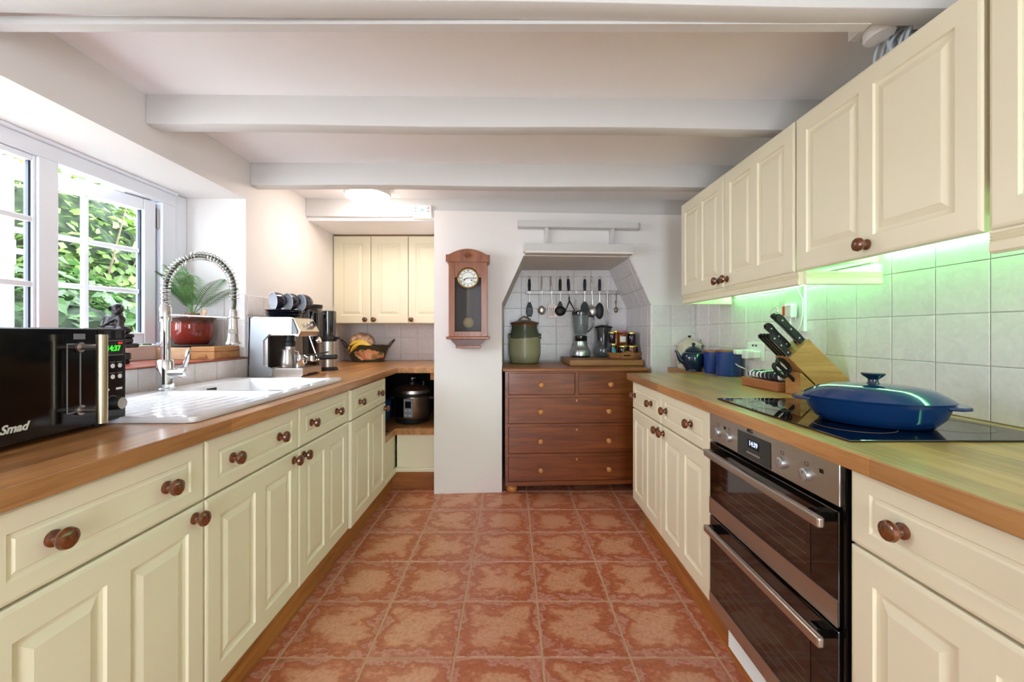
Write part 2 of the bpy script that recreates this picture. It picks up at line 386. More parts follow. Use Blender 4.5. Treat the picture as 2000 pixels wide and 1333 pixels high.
# ---- window
def window():
    w = thing('window_1', 'white framed kitchen window with one light swung open', 'window', (-1.87, 0, 0), kind='structure')
    def bar(name, y0, y1, z0, z1, x0=-.03, x1=.03, mat='upvc', par=None, bev=.004): return obj(name, box(BM(), x0, x1, y0, y1, z0, z1, bev), mat, par or w)
    bar('frame_head', .5, 2.30, 1.838, 1.90); bar('frame_foot', .5, 2.30, 1.0105, 1.085); bar('frame_jamb', 2.212, 2.30, 1.085, 1.838); bar('frame_jamb', .5, .56, 1.085, 1.838)
    bar('mullion', 1.631, 1.705, 1.085, 1.838)
    bar('cover_strip', 2.30, 2.39, 1.0105, 1.912, -.05, .02); bar('cover_strip', .5, 2.30, 1.90, 1.914, -.03, .045)
    bar('gasket', 2.205, 2.211, 1.09, 1.83, -.03, -.005, 'gasket')
    # fixed light
    for a in ((1.618, 1.630), (.562, .590)): bar('bead', *a, 1.086, 1.837, -.015, .022)
    bar('bead', .590, 1.618, 1.086, 1.110, -.015, .022); bar('bead', .590, 1.618, 1.814, 1.837, -.015, .022)
    bar('pane', .588, 1.622, 1.108, 1.817, .006, .011, 'glass', bev=0); bar('gasket', 1.610, 1.618, 1.110, 1.814, .002, .014, 'gasket', bev=0)
    for z in (1.337, 1.588): bar('glazing_bar', .590, 1.618, z-.011, z+.011, -.002, .021)
    bar('glazing_bar', 1.085, 1.107, 1.110, 1.814, -.0015, .0205)
    # open casement hinged at the far jamb; local +y runs from the hinge to the free stile
    s = bpy.data.objects.new('sash', None); COL.objects.link(s); s.parent = w; s.location = (-.012, 2.195, 0); s.rotation_euler = (0, 0, R(180-14))
    zt, zb, wd = 1.832, 1.092, .575
    def sb(name, y0, y1, z0, z1, x0=-.028, x1=.028, mat='upvc', bev=.005): return obj(name, box(BM(), x0, x1, y0, y1, z0, z1, bev), mat, s)
    sb('stile', 0, .058, zb, zt); sb('stile', wd-.046, wd, zb, zt); sb('rail', .058, wd-.046, zt-.058, zt); sb('rail', .058, wd-.046, zb, zb+.058)
    sb('pane', .055, wd-.043, zb+.055, zt-.055, -.003, .003, 'glass', 0)
    sb('gasket', .058, .066, zb+.058, zt-.058, -.012, .005, 'gasket', 0)
    for k in (1, 2):
        z = zb+.058+(zt-zb-.116)*k/3; sb('glazing_bar', .066, wd-.046, z-.011, z+.011, -.012, .012)
    sb('glazing_bar', wd/2-.011, wd/2+.011, zb+.058, zt-.058, -.0125, .0125)
    bm = BM(); box(bm, -.045, -.028, wd-.042, wd-.016, 1.42, 1.52, .004); cyl(bm, (-.04, wd-.03, 1.47), (-.066, wd-.03, 1.47), .010); box(bm, -.078, -.062, wd-.13, wd-.02, 1.46, 1.482, .006); obj('handle', bm, 'white', s)
    bm = BM(); box(bm, -.02, -.008, .02, .30, zt+.001, zt+.006); box(bm, -.02, .05, .28, .30, zt+.001, zt+.004); obj('stay', bm, 'steel', s)
    bm = BM(); box(bm, .0, .014, 2.196, 2.212, 1.70, 1.80); obj('hinge', bm, 'steel', w)
window()

# ================================================================ CABINETS
def ring(bm, x0, x1, z0, z1, y): return [bm.verts.new((x0, y, z0)), bm.verts.new((x1, y, z0)), bm.verts.new((x1, y, z1)), bm.verts.new((x0, y, z1))]
def bridge(bm, a, b):
    for i in range(4): bm.faces.new((a[i], a[(i+1) % 4], b[(i+1) % 4], b[i]))
def front(w, h, t=.019, pan=((.06, .44), (.56, .94)), mz=.07, raised=True):
    """routed cupboard front facing -y; pan = panel spans as metres from the left edge"""
    bm = BM(); e = .009
    back = ring(bm, 0, w, 0, h, t); o = ring(bm, 0, w, 0, h, .005); bridge(bm, back, o); bm.faces.new(back)
    o2 = ring(bm, e*.4, w-e*.4, e*.4, h-e*.4, .0015); bridge(bm, o, o2); i0 = ring(bm, e, w-e, e, h-e, 0); bridge(bm, o2, i0)
    xs = [e]+[v for p in pan for v in p]+[w-e]; zs = [e, mz, h-mz, h-e]
    for i in range(len(xs)-1):
        for j in range(3):
            if j == 1 and i % 2 == 1:
                x0, x1, z0, z1 = xs[i], xs[i+1], zs[1], zs[2]; r = [ring(bm, x0, x1, z0, z1, 0)]
                st = ((.003, .006), (.011, .0075), (.014, .0075), (.034, .001), (.037, .001)) if raised else ((.004, .004), (.010, .004), (.014, .001), (.018, .001))
                for ins, y in st: r.append(ring(bm, x0+ins, x1-ins, z0+ins, z1-ins, y))
                for a, b in zip(r, r[1:]): bridge(bm, a, b)
                bm.faces.new(r[-1])
            else: bm.faces.new(ring(bm, xs[i], xs[i+1], zs[j], zs[j+1], 0))
    bmesh.ops.remove_doubles(bm, verts=bm.verts, dist=1e-5)
    return bm
def knob_mesh(mat, s=1.0):
    bm = BM(); lathe(bm, [(0, 0), (.0155*s, 0), (.0155*s, .004*s), (.010*s, .008*s), (.0085*s, .014*s), (.011*s, .018*s), (.0185*s, .022*s), (.0205*s, .027*s), (.0185*s, .033*s), (.012*s, .037*s), (0, .0385*s)], 20, RX(90))
    return mesh('knob', bm, mat, True)
KN = knob_mesh('knob'); PK = knob_mesh('pineknob', .92)
def knob(par, x, z, me=None): link('knob', me or KN, par, (x, .001, z))
def carcass(w, y0, d, z0, z1, top=False, t=.016):
    bm = BM()
    us = [.001, t, w-t, w-.001]; zs = [z0, z0+t, z1-t, z1]
    cells(bm, us, zs, -d+.012, -y0, lambda i, j: i != 1 or j == 0 or (top and j == 2), XZ)
    cells(bm, us, zs, -d, -d+.012, lambda i, j: True, XZ)
    return bm
def base_unit(label, loc, rz, w, knobs, dknob, dx=0, group=None):
    u = thing('base_cabinet', label, 'cabinet', loc, rz, group)
    obj('body', carcass(w, .0195, .55, .128, .852), 'creamd', u)
    d = obj('drawer', front(w-.004, .159, pan=((.05, w-.054),), mz=.038, raised=False), 'cream', u, loc=(.002, dx, .690))
    for k in knobs: knob(d, k*w, .080)
    dr = obj('door', front(w-.004, .556, pan=((.058, w/2-.029), (w/2+.025, w-.062)), mz=.062), 'cream', u, loc=(.002, dx, .128))
    knob(dr, dknob, .525); return u
FL = -.846
base_unit('cream base cabinet with drawer under the microwave', (FL, .650, 0), 90, .509, (.24, .74), .468, group='cream base cabinets')
base_unit('cream base cabinet under the white drainer beside the microwave cabinet', (FL, 1.159, 0), 90, .510, (.22, .72), .468, group='cream base cabinets')
base_unit('cream base cabinet under the sink bowl, knob on its near top corner', (FL, 1.669, 0), 90, .508, (.2, .7), .034, group='cream base cabinets')
base_unit('cream base cabinet beside the corner shelf, its fronts standing proud', (FL+.012, 2.182, 0), 90, .600, (.2, .75), .562, group='cream base cabinets')
FR = .748
base_unit('cream base cabinet at the worktop end facing the chest', (FR, 2.592, 0), -90, .495, (.10, .70), .452, group='cream base cabinets')
base_unit('cream base cabinet next to the double oven, nearer the chest', (FR, 2.097, 0), -90, .513, (.13, .68), .034, group='cream base cabinets')
base_unit('cream base cabinet beside the hob corner, on the viewer side of the oven', (FR, .929, 0), -90, .51, (.245, .75), .47, group='cream base cabinets')
# corner shelf unit
cu = thing('corner_shelf_unit', 'open cream corner unit with oak shelf under the worktop bend', 'shelf unit', (0, 0, 0))
SH = cells(BM(), [-1.45, -.846, -.553], [2.79, 3.05, 3.80], .405, .452, lambda i, j: not (i == 1 and j == 0))
obj('shelf', SH, 'top_l', cu)
obj('kick_panel', box(BM(), -.845, -.553, 3.095, 3.11, .158, .404), 'cream', cu)
obj('side_panel', box(BM(), -.880, -.862, 2.79, 3.112, .158, .404), 'cream', cu)
obj('rail', box(BM(), -.862, -.553, 3.065, 3.11, .128, .158, .006), 'cream', cu)
obj('rail', box(BM(), -.885, -.835, 2.786, 3.064, .128, .158, .008), 'cream', cu)
obj('back_panel', box(BM(), -1.47, -.553, 3.80, 3.82, .14, .854), 'dark', cu)  # near-black colour stands in for the deep shade of the corner niche
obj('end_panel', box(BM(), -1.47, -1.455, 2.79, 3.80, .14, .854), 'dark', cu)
obj('support', box(BM(), -.60, -.556, 3.1, 3.13, .80, .852), 'plinth', cu)
# plinths
tag(obj('trim_1', box(BM(), -.905, -.880, .65, 3.09, 0, .127, .002), 'plinth'), 'pine plinth along the floor under the sink run', 'plinth', kind='structure')
tag(obj('trim_2', box(BM(), .778, .800, .42, 2.44, 0, .127, .002), 'plinth'), 'pine plinth along the floor under the oven run', 'plinth', kind='structure')
tag(obj('trim_3', box(BM(), -.880, -.553, 3.086, 3.108, 0, .127, .002), 'plinthx'), 'knotty pine plinth below the corner shelf', 'plinth', kind='structure')
# worktops
bm = cells(BM(), [XL, -1.40, -.93, -.829, -.553], [.63, 1.25, 2.20, 3.043, YB], .855, .895, lambda i, j: not (i == 1 and j == 1) and not (i == 3 and j < 3))
wt = obj('worktop', bm, 'top_l'); tag(wt, 'L-shaped oak block worktop carrying sink, microwave and coffee machine', 'worktop')
bv = wt.modifiers.new('edge', 'BEVEL'); bv.width = .003; bv.segments = 2; bv.limit_method = 'ANGLE'
bm = prism(BM(), [(.726, .40), (1.363, .40), (1.363, 3.09), (1.15, 3.09), (1.225, 2.643), (.726, 2.643)], .04, T(0, 0, .855))
wt2 = obj('worktop', bm, 'top_l'); tag(wt2, 'oak block worktop holding the hob and knife block', 'worktop')
bv = wt2.modifiers.new('edge', 'BEVEL'); bv.width = .003; bv.segments = 2; bv.limit_method = 'ANGLE'
obj('support', box(BM(), 1.30, 1.362, 2.66, 3.05, .79, .854), 'plinth', wt2)
# wall cabinets on the tiled wall
UX = 1.045; UZ0, UZ1 = 1.374, 1.932
def wall_unit(label, y, w, kx, lift=.036, pelmet=True, end=False, loc=None, rz=-90, h=UZ1-UZ0, z=UZ0, pan=None, group='cream wall cabinets', d=.315):
    u = thing('wall_cabinet', label, 'cabinet', loc or (UX, y, z), rz, group)
    obj('body', carcass(w, .0195, d, lift, h, True), 'creamd', u)
    dr = obj('door', front(w-.003, h, pan=pan or ((.055, w/2-.027), (w/2+.022, w-.060)), mz=.06), 'cream', u, loc=(.0015, 0, 0))
    if kx: knob(dr, kx, .035)
    return u
PEL = [(.0, .0), (.0, -.046), (-.004, -.050), (-.013, -.050), (-.018, -.045), (-.018, -.026), (-.014, -.023), (-.018, -.020), (-.014, -.0165), (-.018, -.013), (-.014, -.0095), (-.018, -.006), (-.018, 0)]
def pelmet(u, pts, nm='light_pelmet'):
    """moulded strip swept along a path in the unit's local xy, profile: (outward, up)"""
    for (p, q) in pts:
        p, q = Vector((p[0], p[1], -.001)), Vector((q[0], q[1], -.001)); d = (q-p).normalized(); n = Vector((d.y, -d.x, 0)); bm = BM(); 
        a = [bm.verts.new(p - n*o + Vector((0, 0, z))) for o, z in PEL]; b = [bm.verts.new(q - n*o + Vector((0, 0, z))) for o, z in PEL]
        for i in range(len(PEL)): bm.faces.new((a[i], a[(i+1) % len(PEL)], b[(i+1) % len(PEL)], b[i]))
        bm.faces.new(a[::-1]); bm.faces.new(b); obj(nm, bm, 'cream', u)
u1 = wall_unit('cream wall cabinet at the chimney end of the row', 2.586, .517, .47)
pelmet(u1, [((.012, .022), (.517, .022)), ((.022, .30), (.022, .022))])
u2 = wall_unit('cream wall cabinet above the wall switch with a returned pelmet', 2.067, .517, .035)
pelmet(u2, [((0, .022), (.532, .022)), ((.532, .022), (.532, .30))])
u3 = wall_unit('wide cream lift-up wall cabinet with one central knob over the hob', 1.545, .615, .31, lift=.095)
u4 = wall_unit('cream wall cabinet cut off by the picture edge, with reeded pelmet', .922, .50, None)
pelmet(u4, [((0, .022), (.5, .022))])
# led strips under the wall cabinets
def led(y0, y1, label, z=1.366):
    t = thing('led_strip', label, 'light', (0, 0, 0), group='green led strips under wall cabinets')
    obj('housing', box(BM(), 1.336, 1.352, y0, y1, z, z+.007), 'white', t)
    obj('diffuser', box(BM(), 1.338, 1.350, y0+.004, y1-.004, z-.004, z-.0002), 'led', t)
led(1.56, 2.54, 'green glowing led strip under the cabinets with the pelmet', 1.402)
led(.94, 1.52, 'green glowing led strip under the lift-up cabinet above the hob', 1.460)
led(.45, .90, 'green glowing led strip behind the reeded pelmet', 1.402)
# hanging cupboard in the corner recess (three doors, faces the viewer)
hc = thing('hanging_cupboard', 'cream three-door hanging cupboard in the corner above the fruit tub', 'cabinet', (XL+.004, 3.55, 1.228))
obj('body', carcass(.957, .0195, .298, .002, .742, True), 'creamd', hc)
for k in range(3):
    dr = obj('door', front(.3135, .740, pan=((.062, .25),), mz=.066), 'cream', hc, loc=(.003+.3175*k, 0, 0)); knob(dr, (.272, .028, .028)[k], .032)
obj('head_strip', box(BM(), .002, .955, .03, .05, .742, .753), 'plinthx', hc)

# ================================================================ OVEN, HOB
def oven():
    w = .636; ov = thing('double_oven', 'built-in stainless double oven with black glass doors under the hob', 'oven', (.748, 1.579, 0), -90)
    obj('body', box(BM(), .003, w-.003, .022, .54, .13, .852), 'blackm', ov)
    cp = obj('control_panel', box(BM(), .004, w-.010, -.003, .02, .752, .8535, .002), 'steel', ov)
    obj('side_trim', box(BM(), w-.0085, w, .004, .03, .13, .853), 'black', ov)
    obj('display_window', box(BM(), .20, .375, -.0045, -.0032, .756, .832), 'black', cp)
    obj('display_frame', box(BM(), .262, .318, -.0058, -.0046, .790, .816), 'blackm', cp)
    text('clock_digits', '14:39', .021, 'digit_w', cp, (.291, -.0062, .805), (R(90), 0, 0), bold=.0006)
    obj('button_strip', box(BM(), .255, .325, -.0062, -.0046, .772, .778), 'steel', cp)
    text('brand_lettering', 'AEG', .017, 'ink', cp, (.268, -.0034, .842), (R(90), 0, 0), bold=.0005)
    for x, z in ((.07, .792), (.145, .792), (.425, .792), (.52, .792)):
        bm = BM(); lathe(bm, [(0, 0), (.0165, 0), (.0165, .004), (.0150, .010), (.0125, .0115), (0, .0115)], 28, RX(90)); k = obj('dial', bm, 'dial', cp, True, (x, -.003, z))
        obj('pointer', box(BM(), -.0007, .0007, -.0122, -.0112, .002, .009), 'ink', k)
        bm = BM(); box(bm, x-.006, x+.006, -.0036, -.003, z+.022, z+.0228); box(bm, x-.006, x-.0052, -.0036, -.003, z+.022, z+.031); box(bm, x+.0052, x+.006, -.0036, -.003, z+.022, z+.031); box(bm, x-.006, x+.006, -.0036, -.003, z+.0302, z+.031); obj('symbol', bm, 'ink', cp)
    for x in (.11, .565): obj('indicator', box(BM(), x, x+.012, -.004, -.003, .812, .822), 'black', cp)
    for z0, z1, s0 in ((.476, .742, .060), (.134, .468, .050)):
        d = obj('door', box(BM(), .006, w-.012, -.004, .02, z0, z1, .003), 'ovenglass', ov)
        obj('steel_strip', box(BM(), .006, w-.012, -.006, -.003, z0, z0+s0), 'steel', d)
        obj('window', box(BM(), .075, w-.10, -.0052, -.0042, z0+s0+.012, z1-.045), 'ovenwin', d)
        zh = z1-.026
        obj('handle', box(BM(), .055, w-.010, -.052, -.034, zh-.013, zh+.013, .006, seg=3), 'steel', d)
        for x in (.075, w-.055): obj('handle_bracket', box(BM(), x-.016, x+.016, -.036, -.003, zh-.010, zh+.012, .002), 'black', d)
        for k in range(4): obj('rack_line', box(BM(), .09, w-.115, -.0056, -.0051, z0+s0+.03+k*.026, z0+s0+.0306+k*.026), 'rack', d)
M['dial'] = plain('silver_dial', (196, 198, 198), .3, .8); M['ink'] = plain('black_print', (22, 22, 24), .5)
M['digit_w'] = emis('white_digits', (205, 222, 255), .45); M['digit_g'] = emis('green_digits', (60, 255, 50), .8); M['digit_r'] = emis('red_digits', (255, 40, 50), .7)
M['ovenglass'] = plain('oven_black_glass', (12, 9, 8), .05, spec=.8); M['ovenwin'] = plain('oven_window_glass', (30, 20, 17), .04, spec=1.0)
M['rack'] = plain('rack_lines', (120, 100, 84), .4)
oven()
hb = thing('hob', 'black glass induction hob set on the oak worktop', 'hob', (0, 0, .8952))
obj('glass_plate', box(BM(), .785, 1.30, .972, 1.60, 0, .005, .0015), 'hobglass' if 'hobglass' in M else M.setdefault('hobglass', plain('hob_black_glass', (6, 6, 8), .03, spec=.9)), hb)
bm = BM()
for x, y, r in ((.92, 1.13, .09), (.92, 1.43, .10), (1.17, 1.14, .10), (1.17, 1.43, .08)): tube(bm, [(x+r*cos(a*pi/24), y+r*sin(a*pi/24), .0052) for a in range(48)], .0006, 4, True)
o = obj('zone_marks', bm, 'rack', hb); o['kind'] = 'stuff'
# vent grille in the plinth
vg = thing('plinth_vent', 'white louvred vent grille in the plinth below the oven', 'vent', (.776, 1.50, .028), -90)
obj('frame', cells(BM(), [0, .012, .225, .237, .45, .462], [0, .008, .082, .09], -.012, 0, lambda i, j: not (i in (1, 3) and j == 1), XZ @ T(0, 0, 0)), 'white', vg)
for k in range(7):
    for x0 in (.012, .237):
        bm = BM(); box(bm, x0, x0+.213, -.0015, .0015, -.006, .006, m=T(0, -.002, .014+k*.0105) @ RX(-40)); obj('slat', bm, 'white', vg)

# ================================================================ CHEST OF DRAWERS
ch = thing('chest_of_drawers', 'stained wooden chest of drawers filling the alcove under the crock', 'chest of drawers', (-.045, 2.985, 0), math.degrees(math.atan(.05)))
CW = 1.03
bm = cells(BM(), [0, .022, CW/2-.012, CW/2+.012, CW-.022, CW], [.055, .085, .262, .284, .475, .497, .684, .704, .860, .872], -.60, 0, lambda i, j: i in (0, 4) or j % 2 == 0 or (i == 2 and j == 7), XZ)
obj('frame', bm, 'chest', ch)
obj('back_board', box(BM(), 0, CW, .585, .60, .055, .872), 'chest', ch)
obj('top', box(BM(), -.016, CW+.012, -.018, .615, .872, .895, .006), 'chesttop', ch)
def chest_drawer(x0, x1, z0, z1, kx):
    d = obj('drawer', box(BM(), 0, x1-x0, 0, .5, 0, z1-z0, .0025), 'chest', ch, loc=(x0, .004, z0))
    for x in kx: knob(d, x, (z1-z0)*.47, PK)
    return d
for z0, z1 in ((.0865, .2605), (.2855, .4735), (.4985, .6825)):
    d = chest_drawer(.024, CW-.024, z0, z1, (.228, .72)); obj('keyhole', box(BM(), .485, .497, -.001, .002, z1-z0-.03, z1-z0-.014), 'pineknob', d)
chest_drawer(.024, CW/2-.014, .7055, .8585, (.232,)); chest_drawer(CW/2+.014, CW-.024, .7055, .8585, (.228,))
for x in (.05, CW-.05):
    for y in (.05, .55):
        bm = BM(); lathe(bm, [(0, 0), (.026, 0), (.038, .012), (.041, .027), (.036, .042), (.024, .052), (.024, .056), (0, .056)], 20); obj('foot', bm, 'pineknob', ch, True, (x, y, 0))

# ================================================================ SINK RUN
def smooth(a, b, x):
    t = max(0, min(1, (x-a)/(b-a))); return t*t*(3-2*t)
def sink():
    s = thing('sink', 'white ceramic inset sink with ridged drainer below the window', 'sink', (0, 0, 0))
    x0, x1, y0, y1 = -1.492, -.889, 1.172, 2.225; nx, ny = 84, 150; bm = BM(); V = []
    def hz(x, y):
        z = .912; d = min(x-x0, x1-x, y-y0, y1-y)
        # drainer tray
        k = smooth(0, .018, min(x+1.395, -.925-x, y-1.205, 1.70-y)); z -= k*(.006+.006*smooth(1.2, 1.7, y))
        if k > 0: z += k*.0009*sin((x+1.4)*2*pi/.052)
        # bowl
        k = smooth(0, .045, min(x+1.365, -.940-x, y-1.735, 2.185-y)); z -= k*.165
        z -= .015*(1-smooth(0, .007, d))
        return z
    for i in range(nx+1):
        u = i/nx
        for j in range(ny+1):
            v = j/ny; x = x0+(x1-x0)*u; y = y0+(y1-y0)*v; z = hz(x, y)
            # round the corners of the outline
            cx, cy = max(0, abs(u-.5)*(x1-x0)-((x1-x0)/2-.03)), max(0, abs(v-.5)*(y1-y0)-((y1-y0)/2-.03)); r = math.hypot(cx, cy)
            if r > .03 and cx > 0 and cy > 0:
                f = .03/r; x -= math.copysign(cx*(1-f), u-.5); y -= math.copysign(cy*(1-f), v-.5); z = .897
            V.append(bm.verts.new((x, y, z)))
    for i in range(nx):
        for j in range(ny):
            a = i*(ny+1)+j; bm.faces.new((V[a], V[a+ny+1], V[a+ny+2], V[a+1]))
    o = obj('basin', bm, 'ceramic', s, True); md = o.modifiers.new('shell', 'SOLIDIFY'); md.thickness = .006; md.offset = -1
    ov = BM()
    for k in range(5): box(ov, -1.345, -1.335, 1.85+k*.011, 1.856+k*.011, .876, .902)
    obj('overflow_slot', ov, 'black', s)['kind'] = 'stuff'
    bm = BM(); lathe(bm, [(0, .003), (.02, .003), (.024, .006), (.042, .006), (.045, .001), (.045, 0), (0, 0)], 32); obj('waste', bm, 'chrome', s, True, (-1.15, 1.96, .7475))
sink()
def tap():
    X, Y, Z = -1.440, 1.745, .912
    t = thing('kitchen_tap', 'tall chrome spring-neck kitchen tap standing behind the sink', 'tap', (X, Y, Z))
    bm = BM(); lathe(bm, [(0, 0), (.036, 0), (.036, .006), (.031, .010), (.031, .118), (.027, .126), (0, .126)], 32); obj('body', bm, 'chrome', t, True)
    bm = BM(); lathe(bm, [(0, .12), (.0175, .12), (.0175, .32), (0, .32)], 24); obj('column', bm, 'chrome', t, True)
    bm = BM(); lathe(bm, [(0, .285), (.022, .285), (.022, .345), (.018, .352), (0, .352)], 24); cl = obj('clamp', bm, 'chrome', t, True)
    bm = BM(); cyl(bm, (0, -.018, .30), (0, -.026, .30), .006); obj('screw', bm, 'black', cl, True)
    # hose path: up, over in an arch, down to the spray head
    rad = .143; zc = .415; path = [Vector((0, 0, .345)), Vector((0, 0, .38))]
    path += [Vector((rad-rad*cos(a*pi/28), 0, zc+rad*sin(a*pi/28))) for a in range(29)]
    path += [Vector((2*rad, 0, .36)), Vector((2*rad-.004, 0, .325))]
    obj('hose', tube(BM(), path, .0085, 12), 'hose', t, True)
    # spring coil
    dense = []; 
    for a, b in zip(path[:-2], path[1:-1]):
        for k in range(24): dense.append(a.lerp(b, k/24))
    cum = [0]
    for a, b in zip(dense, dense[1:]): cum.append(cum[-1]+(b-a).length)
    def at(sv):
        import bisect
        i = min(max(bisect.bisect(cum, sv)-1, 0), len(dense)-2); f = (sv-cum[i])/max(1e-9, cum[i+1]-cum[i]); p = dense[i].lerp(dense[i+1], f); tg = (dense[i+1]-dense[i]).normalized(); return p, tg
    pts = []; sv = .002; ang = 0
    while sv < cum[-1]-.012:
        p, tg = at(sv); n = Vector((0, 1, 0)); b = tg.cross(n); rr = .0165 if sv > .07 else .0165
        pts.append(p+(n*cos(ang)+b*sin(ang))*rr); ang += 2*pi/12; sv += (.0045 if sv < .075 else .0145)/12
    obj('spring', tube(BM(), pts, .0017, 6), 'chrome', t, True)
    hx = 2*rad-.004
    bm = BM(); lathe(bm, [(0, .335), (.013, .335), (.0165, .325), (.0175, .27), (.024, .205), (.029, .196), (.029, .190), (0, .190)], 28, T(hx, 0, 0)); h = obj('spray_head', bm, 'chrome', t, True)
    bm = BM(); cyl(bm, (hx+.006, -.020, .243), (hx+.008, -.027, .243), .012); obj('spray_button', bm, 'steel', h, True)
    bm = BM(); tube(bm, [(.018, 0, .312), (.10, 0, .308), (hx-.016, 0, .300)], .0042, 10); tube(bm, [(hx+.019*cos(a*pi/8), .019*sin(a*pi/8), .300) for a in range(16)], .004, 8, True); obj('holder_arm', bm, 'chrome', t, True)
    bm = BM(); cyl(bm, (.02, 0, .07), (.088, 0, .07), .0205, 24); cyl(bm, (.088, 0, .07), (.094, 0, .07), .0205, 24, .015); lv = obj('lever_valve', bm, 'chrome', t, True)
    bm = BM(); box(bm, -.006, .006, -.008, .008, 0, .085, .003, T(.076, 0, .085) @ RY(16)); obj('lever', bm, 'chrome', lv, True)
M['hose'] = plain('dark_rubber_hose', (70, 74, 58), .4)
tap()
def microwave():
    m = thing('microwave', 'black microwave oven with steel bar handle on the oak worktop', 'microwave', (-1.056, .723, .895), 96.2)
    w, h, d = .48, .255, .35
    obj('body', box(BM(), 0, w, .016, d, .012, .012+h, .006), 'blackm', m)
    dr = obj('door', box(BM(), 0, .388, -.004, .015, .014, .010+h, .003), 'black', m)
    obj('window', box(BM(), .03, .27, -.0052, -.0042, .075, .235), 'mwwin', dr)
    bm = cells(BM(), [.300, .3025, .335, .338], [.055, .058, .225, .228], -.0052, -.0042, lambda i, j: not (i == 1 and j == 1), XZ @ T(0, 0, 0))
    for v in bm.verts: v.co.y = -abs(v.co.y)
    obj('trim_line', bm, 'trimgrey', dr)
    obj('sticker', box(BM(), .318, .350, -.0050, -.0042, .238, .252), 'trimgrey', dr)
    text('brand_lettering', 'Smad', .026, 'letter', dr, (.180, -.0046, .048), (R(90), 0, 0), shear=.35, bold=.0007)
    cp = obj('control_panel', box(BM(), .390, w, -.004, .015, .014, .010+h, .003), 'black', m)
    dsp = obj('display', box(BM(), .402, .470, -.0056, -.0042, .192, .234, .0005), 'trimgrey', cp)
    obj('screen', box(BM(), .404, .468, -.0062, -.0056, .194, .232), 'blackm', dsp)
    text('clock_digits', '14:37', .021, 'digit_g', dsp, (.434, -.0066, .211), (R(90), 0, 0), bold=.0003)
    bm = BM(); 
    for x in (.453, .461): cyl(bm, (x, -.0062, .226), (x, -.0068, .226), .003, 12)
    obj('status_light', bm, 'digit_r', dsp)['kind'] = 'stuff'
    for z in (.163, .133):
        for x in (.410, .434, .458):
            bm = BM(); lathe(bm, [(0, 0), (.0062, 0), (.0062, .0015), (0, .002)], 16, RX(90)); b = obj('button', bm, 'white', cp, True, (x, -.004, z))
    bm = BM()
    for z in (.163, .133):
        for x in (.410, .434, .458): box(bm, x-.009, x+.009, -.0046, -.004, z+.0098, z+.0112)
    for k in range(5):
        for x in (.408, .444): box(bm, x, x+.020, -.0046, -.004, .240+k*.0045, .2408+k*.0045)
    for k in range(28): a = R(20+140*k/27); box(bm, .434+.021*cos(a)-.0006, .434+.021*cos(a)+.0006, -.0046, -.004, .060+.021*sin(a)-.0006, .060+.021*sin(a)+.0006)
    o = obj('printed_marks', bm, 'trimgrey', cp); o['kind'] = 'stuff'
    for x in (.412, .455): obj('button', box(BM(), x-.010, x+.010, -.006, -.004, .096, .102, .0008), 'white', cp)
    bm = BM(); lathe(bm, [(0, 0), (.0185, 0), (.0175, .022), (.0155, .025), (0, .025)], 28, RX(90)); k = obj('dial', bm, 'blackm', cp, True, (.434, -.004, .060))
    bm = BM(); lathe(bm, [(0, .025), (.0155, .025), (.015, .0262), (0, .0262)], 28, RX(90)); obj('cap', bm, 'steel', k, True)
    bm = BM(); cyl(bm, (.334, -.056, .026), (.334, -.056, .250), .0115, 20); hd = obj('handle', bm, 'brush', dr, True)
    for z in (.060, .218):
        bm = BM(); cyl(bm, (.334, -.052, z), (.334, -.005, z), .0075); cyl(bm, (.334, -.010, z), (.334, -.0042, z), .0125, 20); obj('post', bm, 'steel', hd, True)
    for x in (.04, .44):
        for y in (.04, .30): bm = BM(); cyl(bm, (x, y, 0), (x, y, .013), .012); obj('foot', bm, 'blackm', m, True)
M['mwwin'] = plain('microwave_window', (14, 14, 14), .08); M['trimgrey'] = plain('grey_print', (128, 130, 134), .4); M['letter'] = plain('silver_lettering', (226, 226, 214), .35)
M['brush'] = plain('champagne_steel', (196, 184, 158), .3, 1)
microwave()
# dark tube arching up behind the microwave
kt = thing('curved_tube', 'dark blue curved metal tube arching up behind the microwave', 'tube', (-1.485, 1.205, .895))
bm = BM(); tube(bm, [(0, -.12, 0), (0, -.12, .20)]+[(0, -.055-.065*cos(a*pi/12), .22+.065*sin(a*pi/12)) for a in range(13)]+[(0, .01, .20)], .0075, 10); obj('arch', bm, 'bluedark' if 'bluedark' in M else M.setdefault('bluedark', plain('dark_blue_metal', (22, 34, 58), .2, .6)), kt, True)

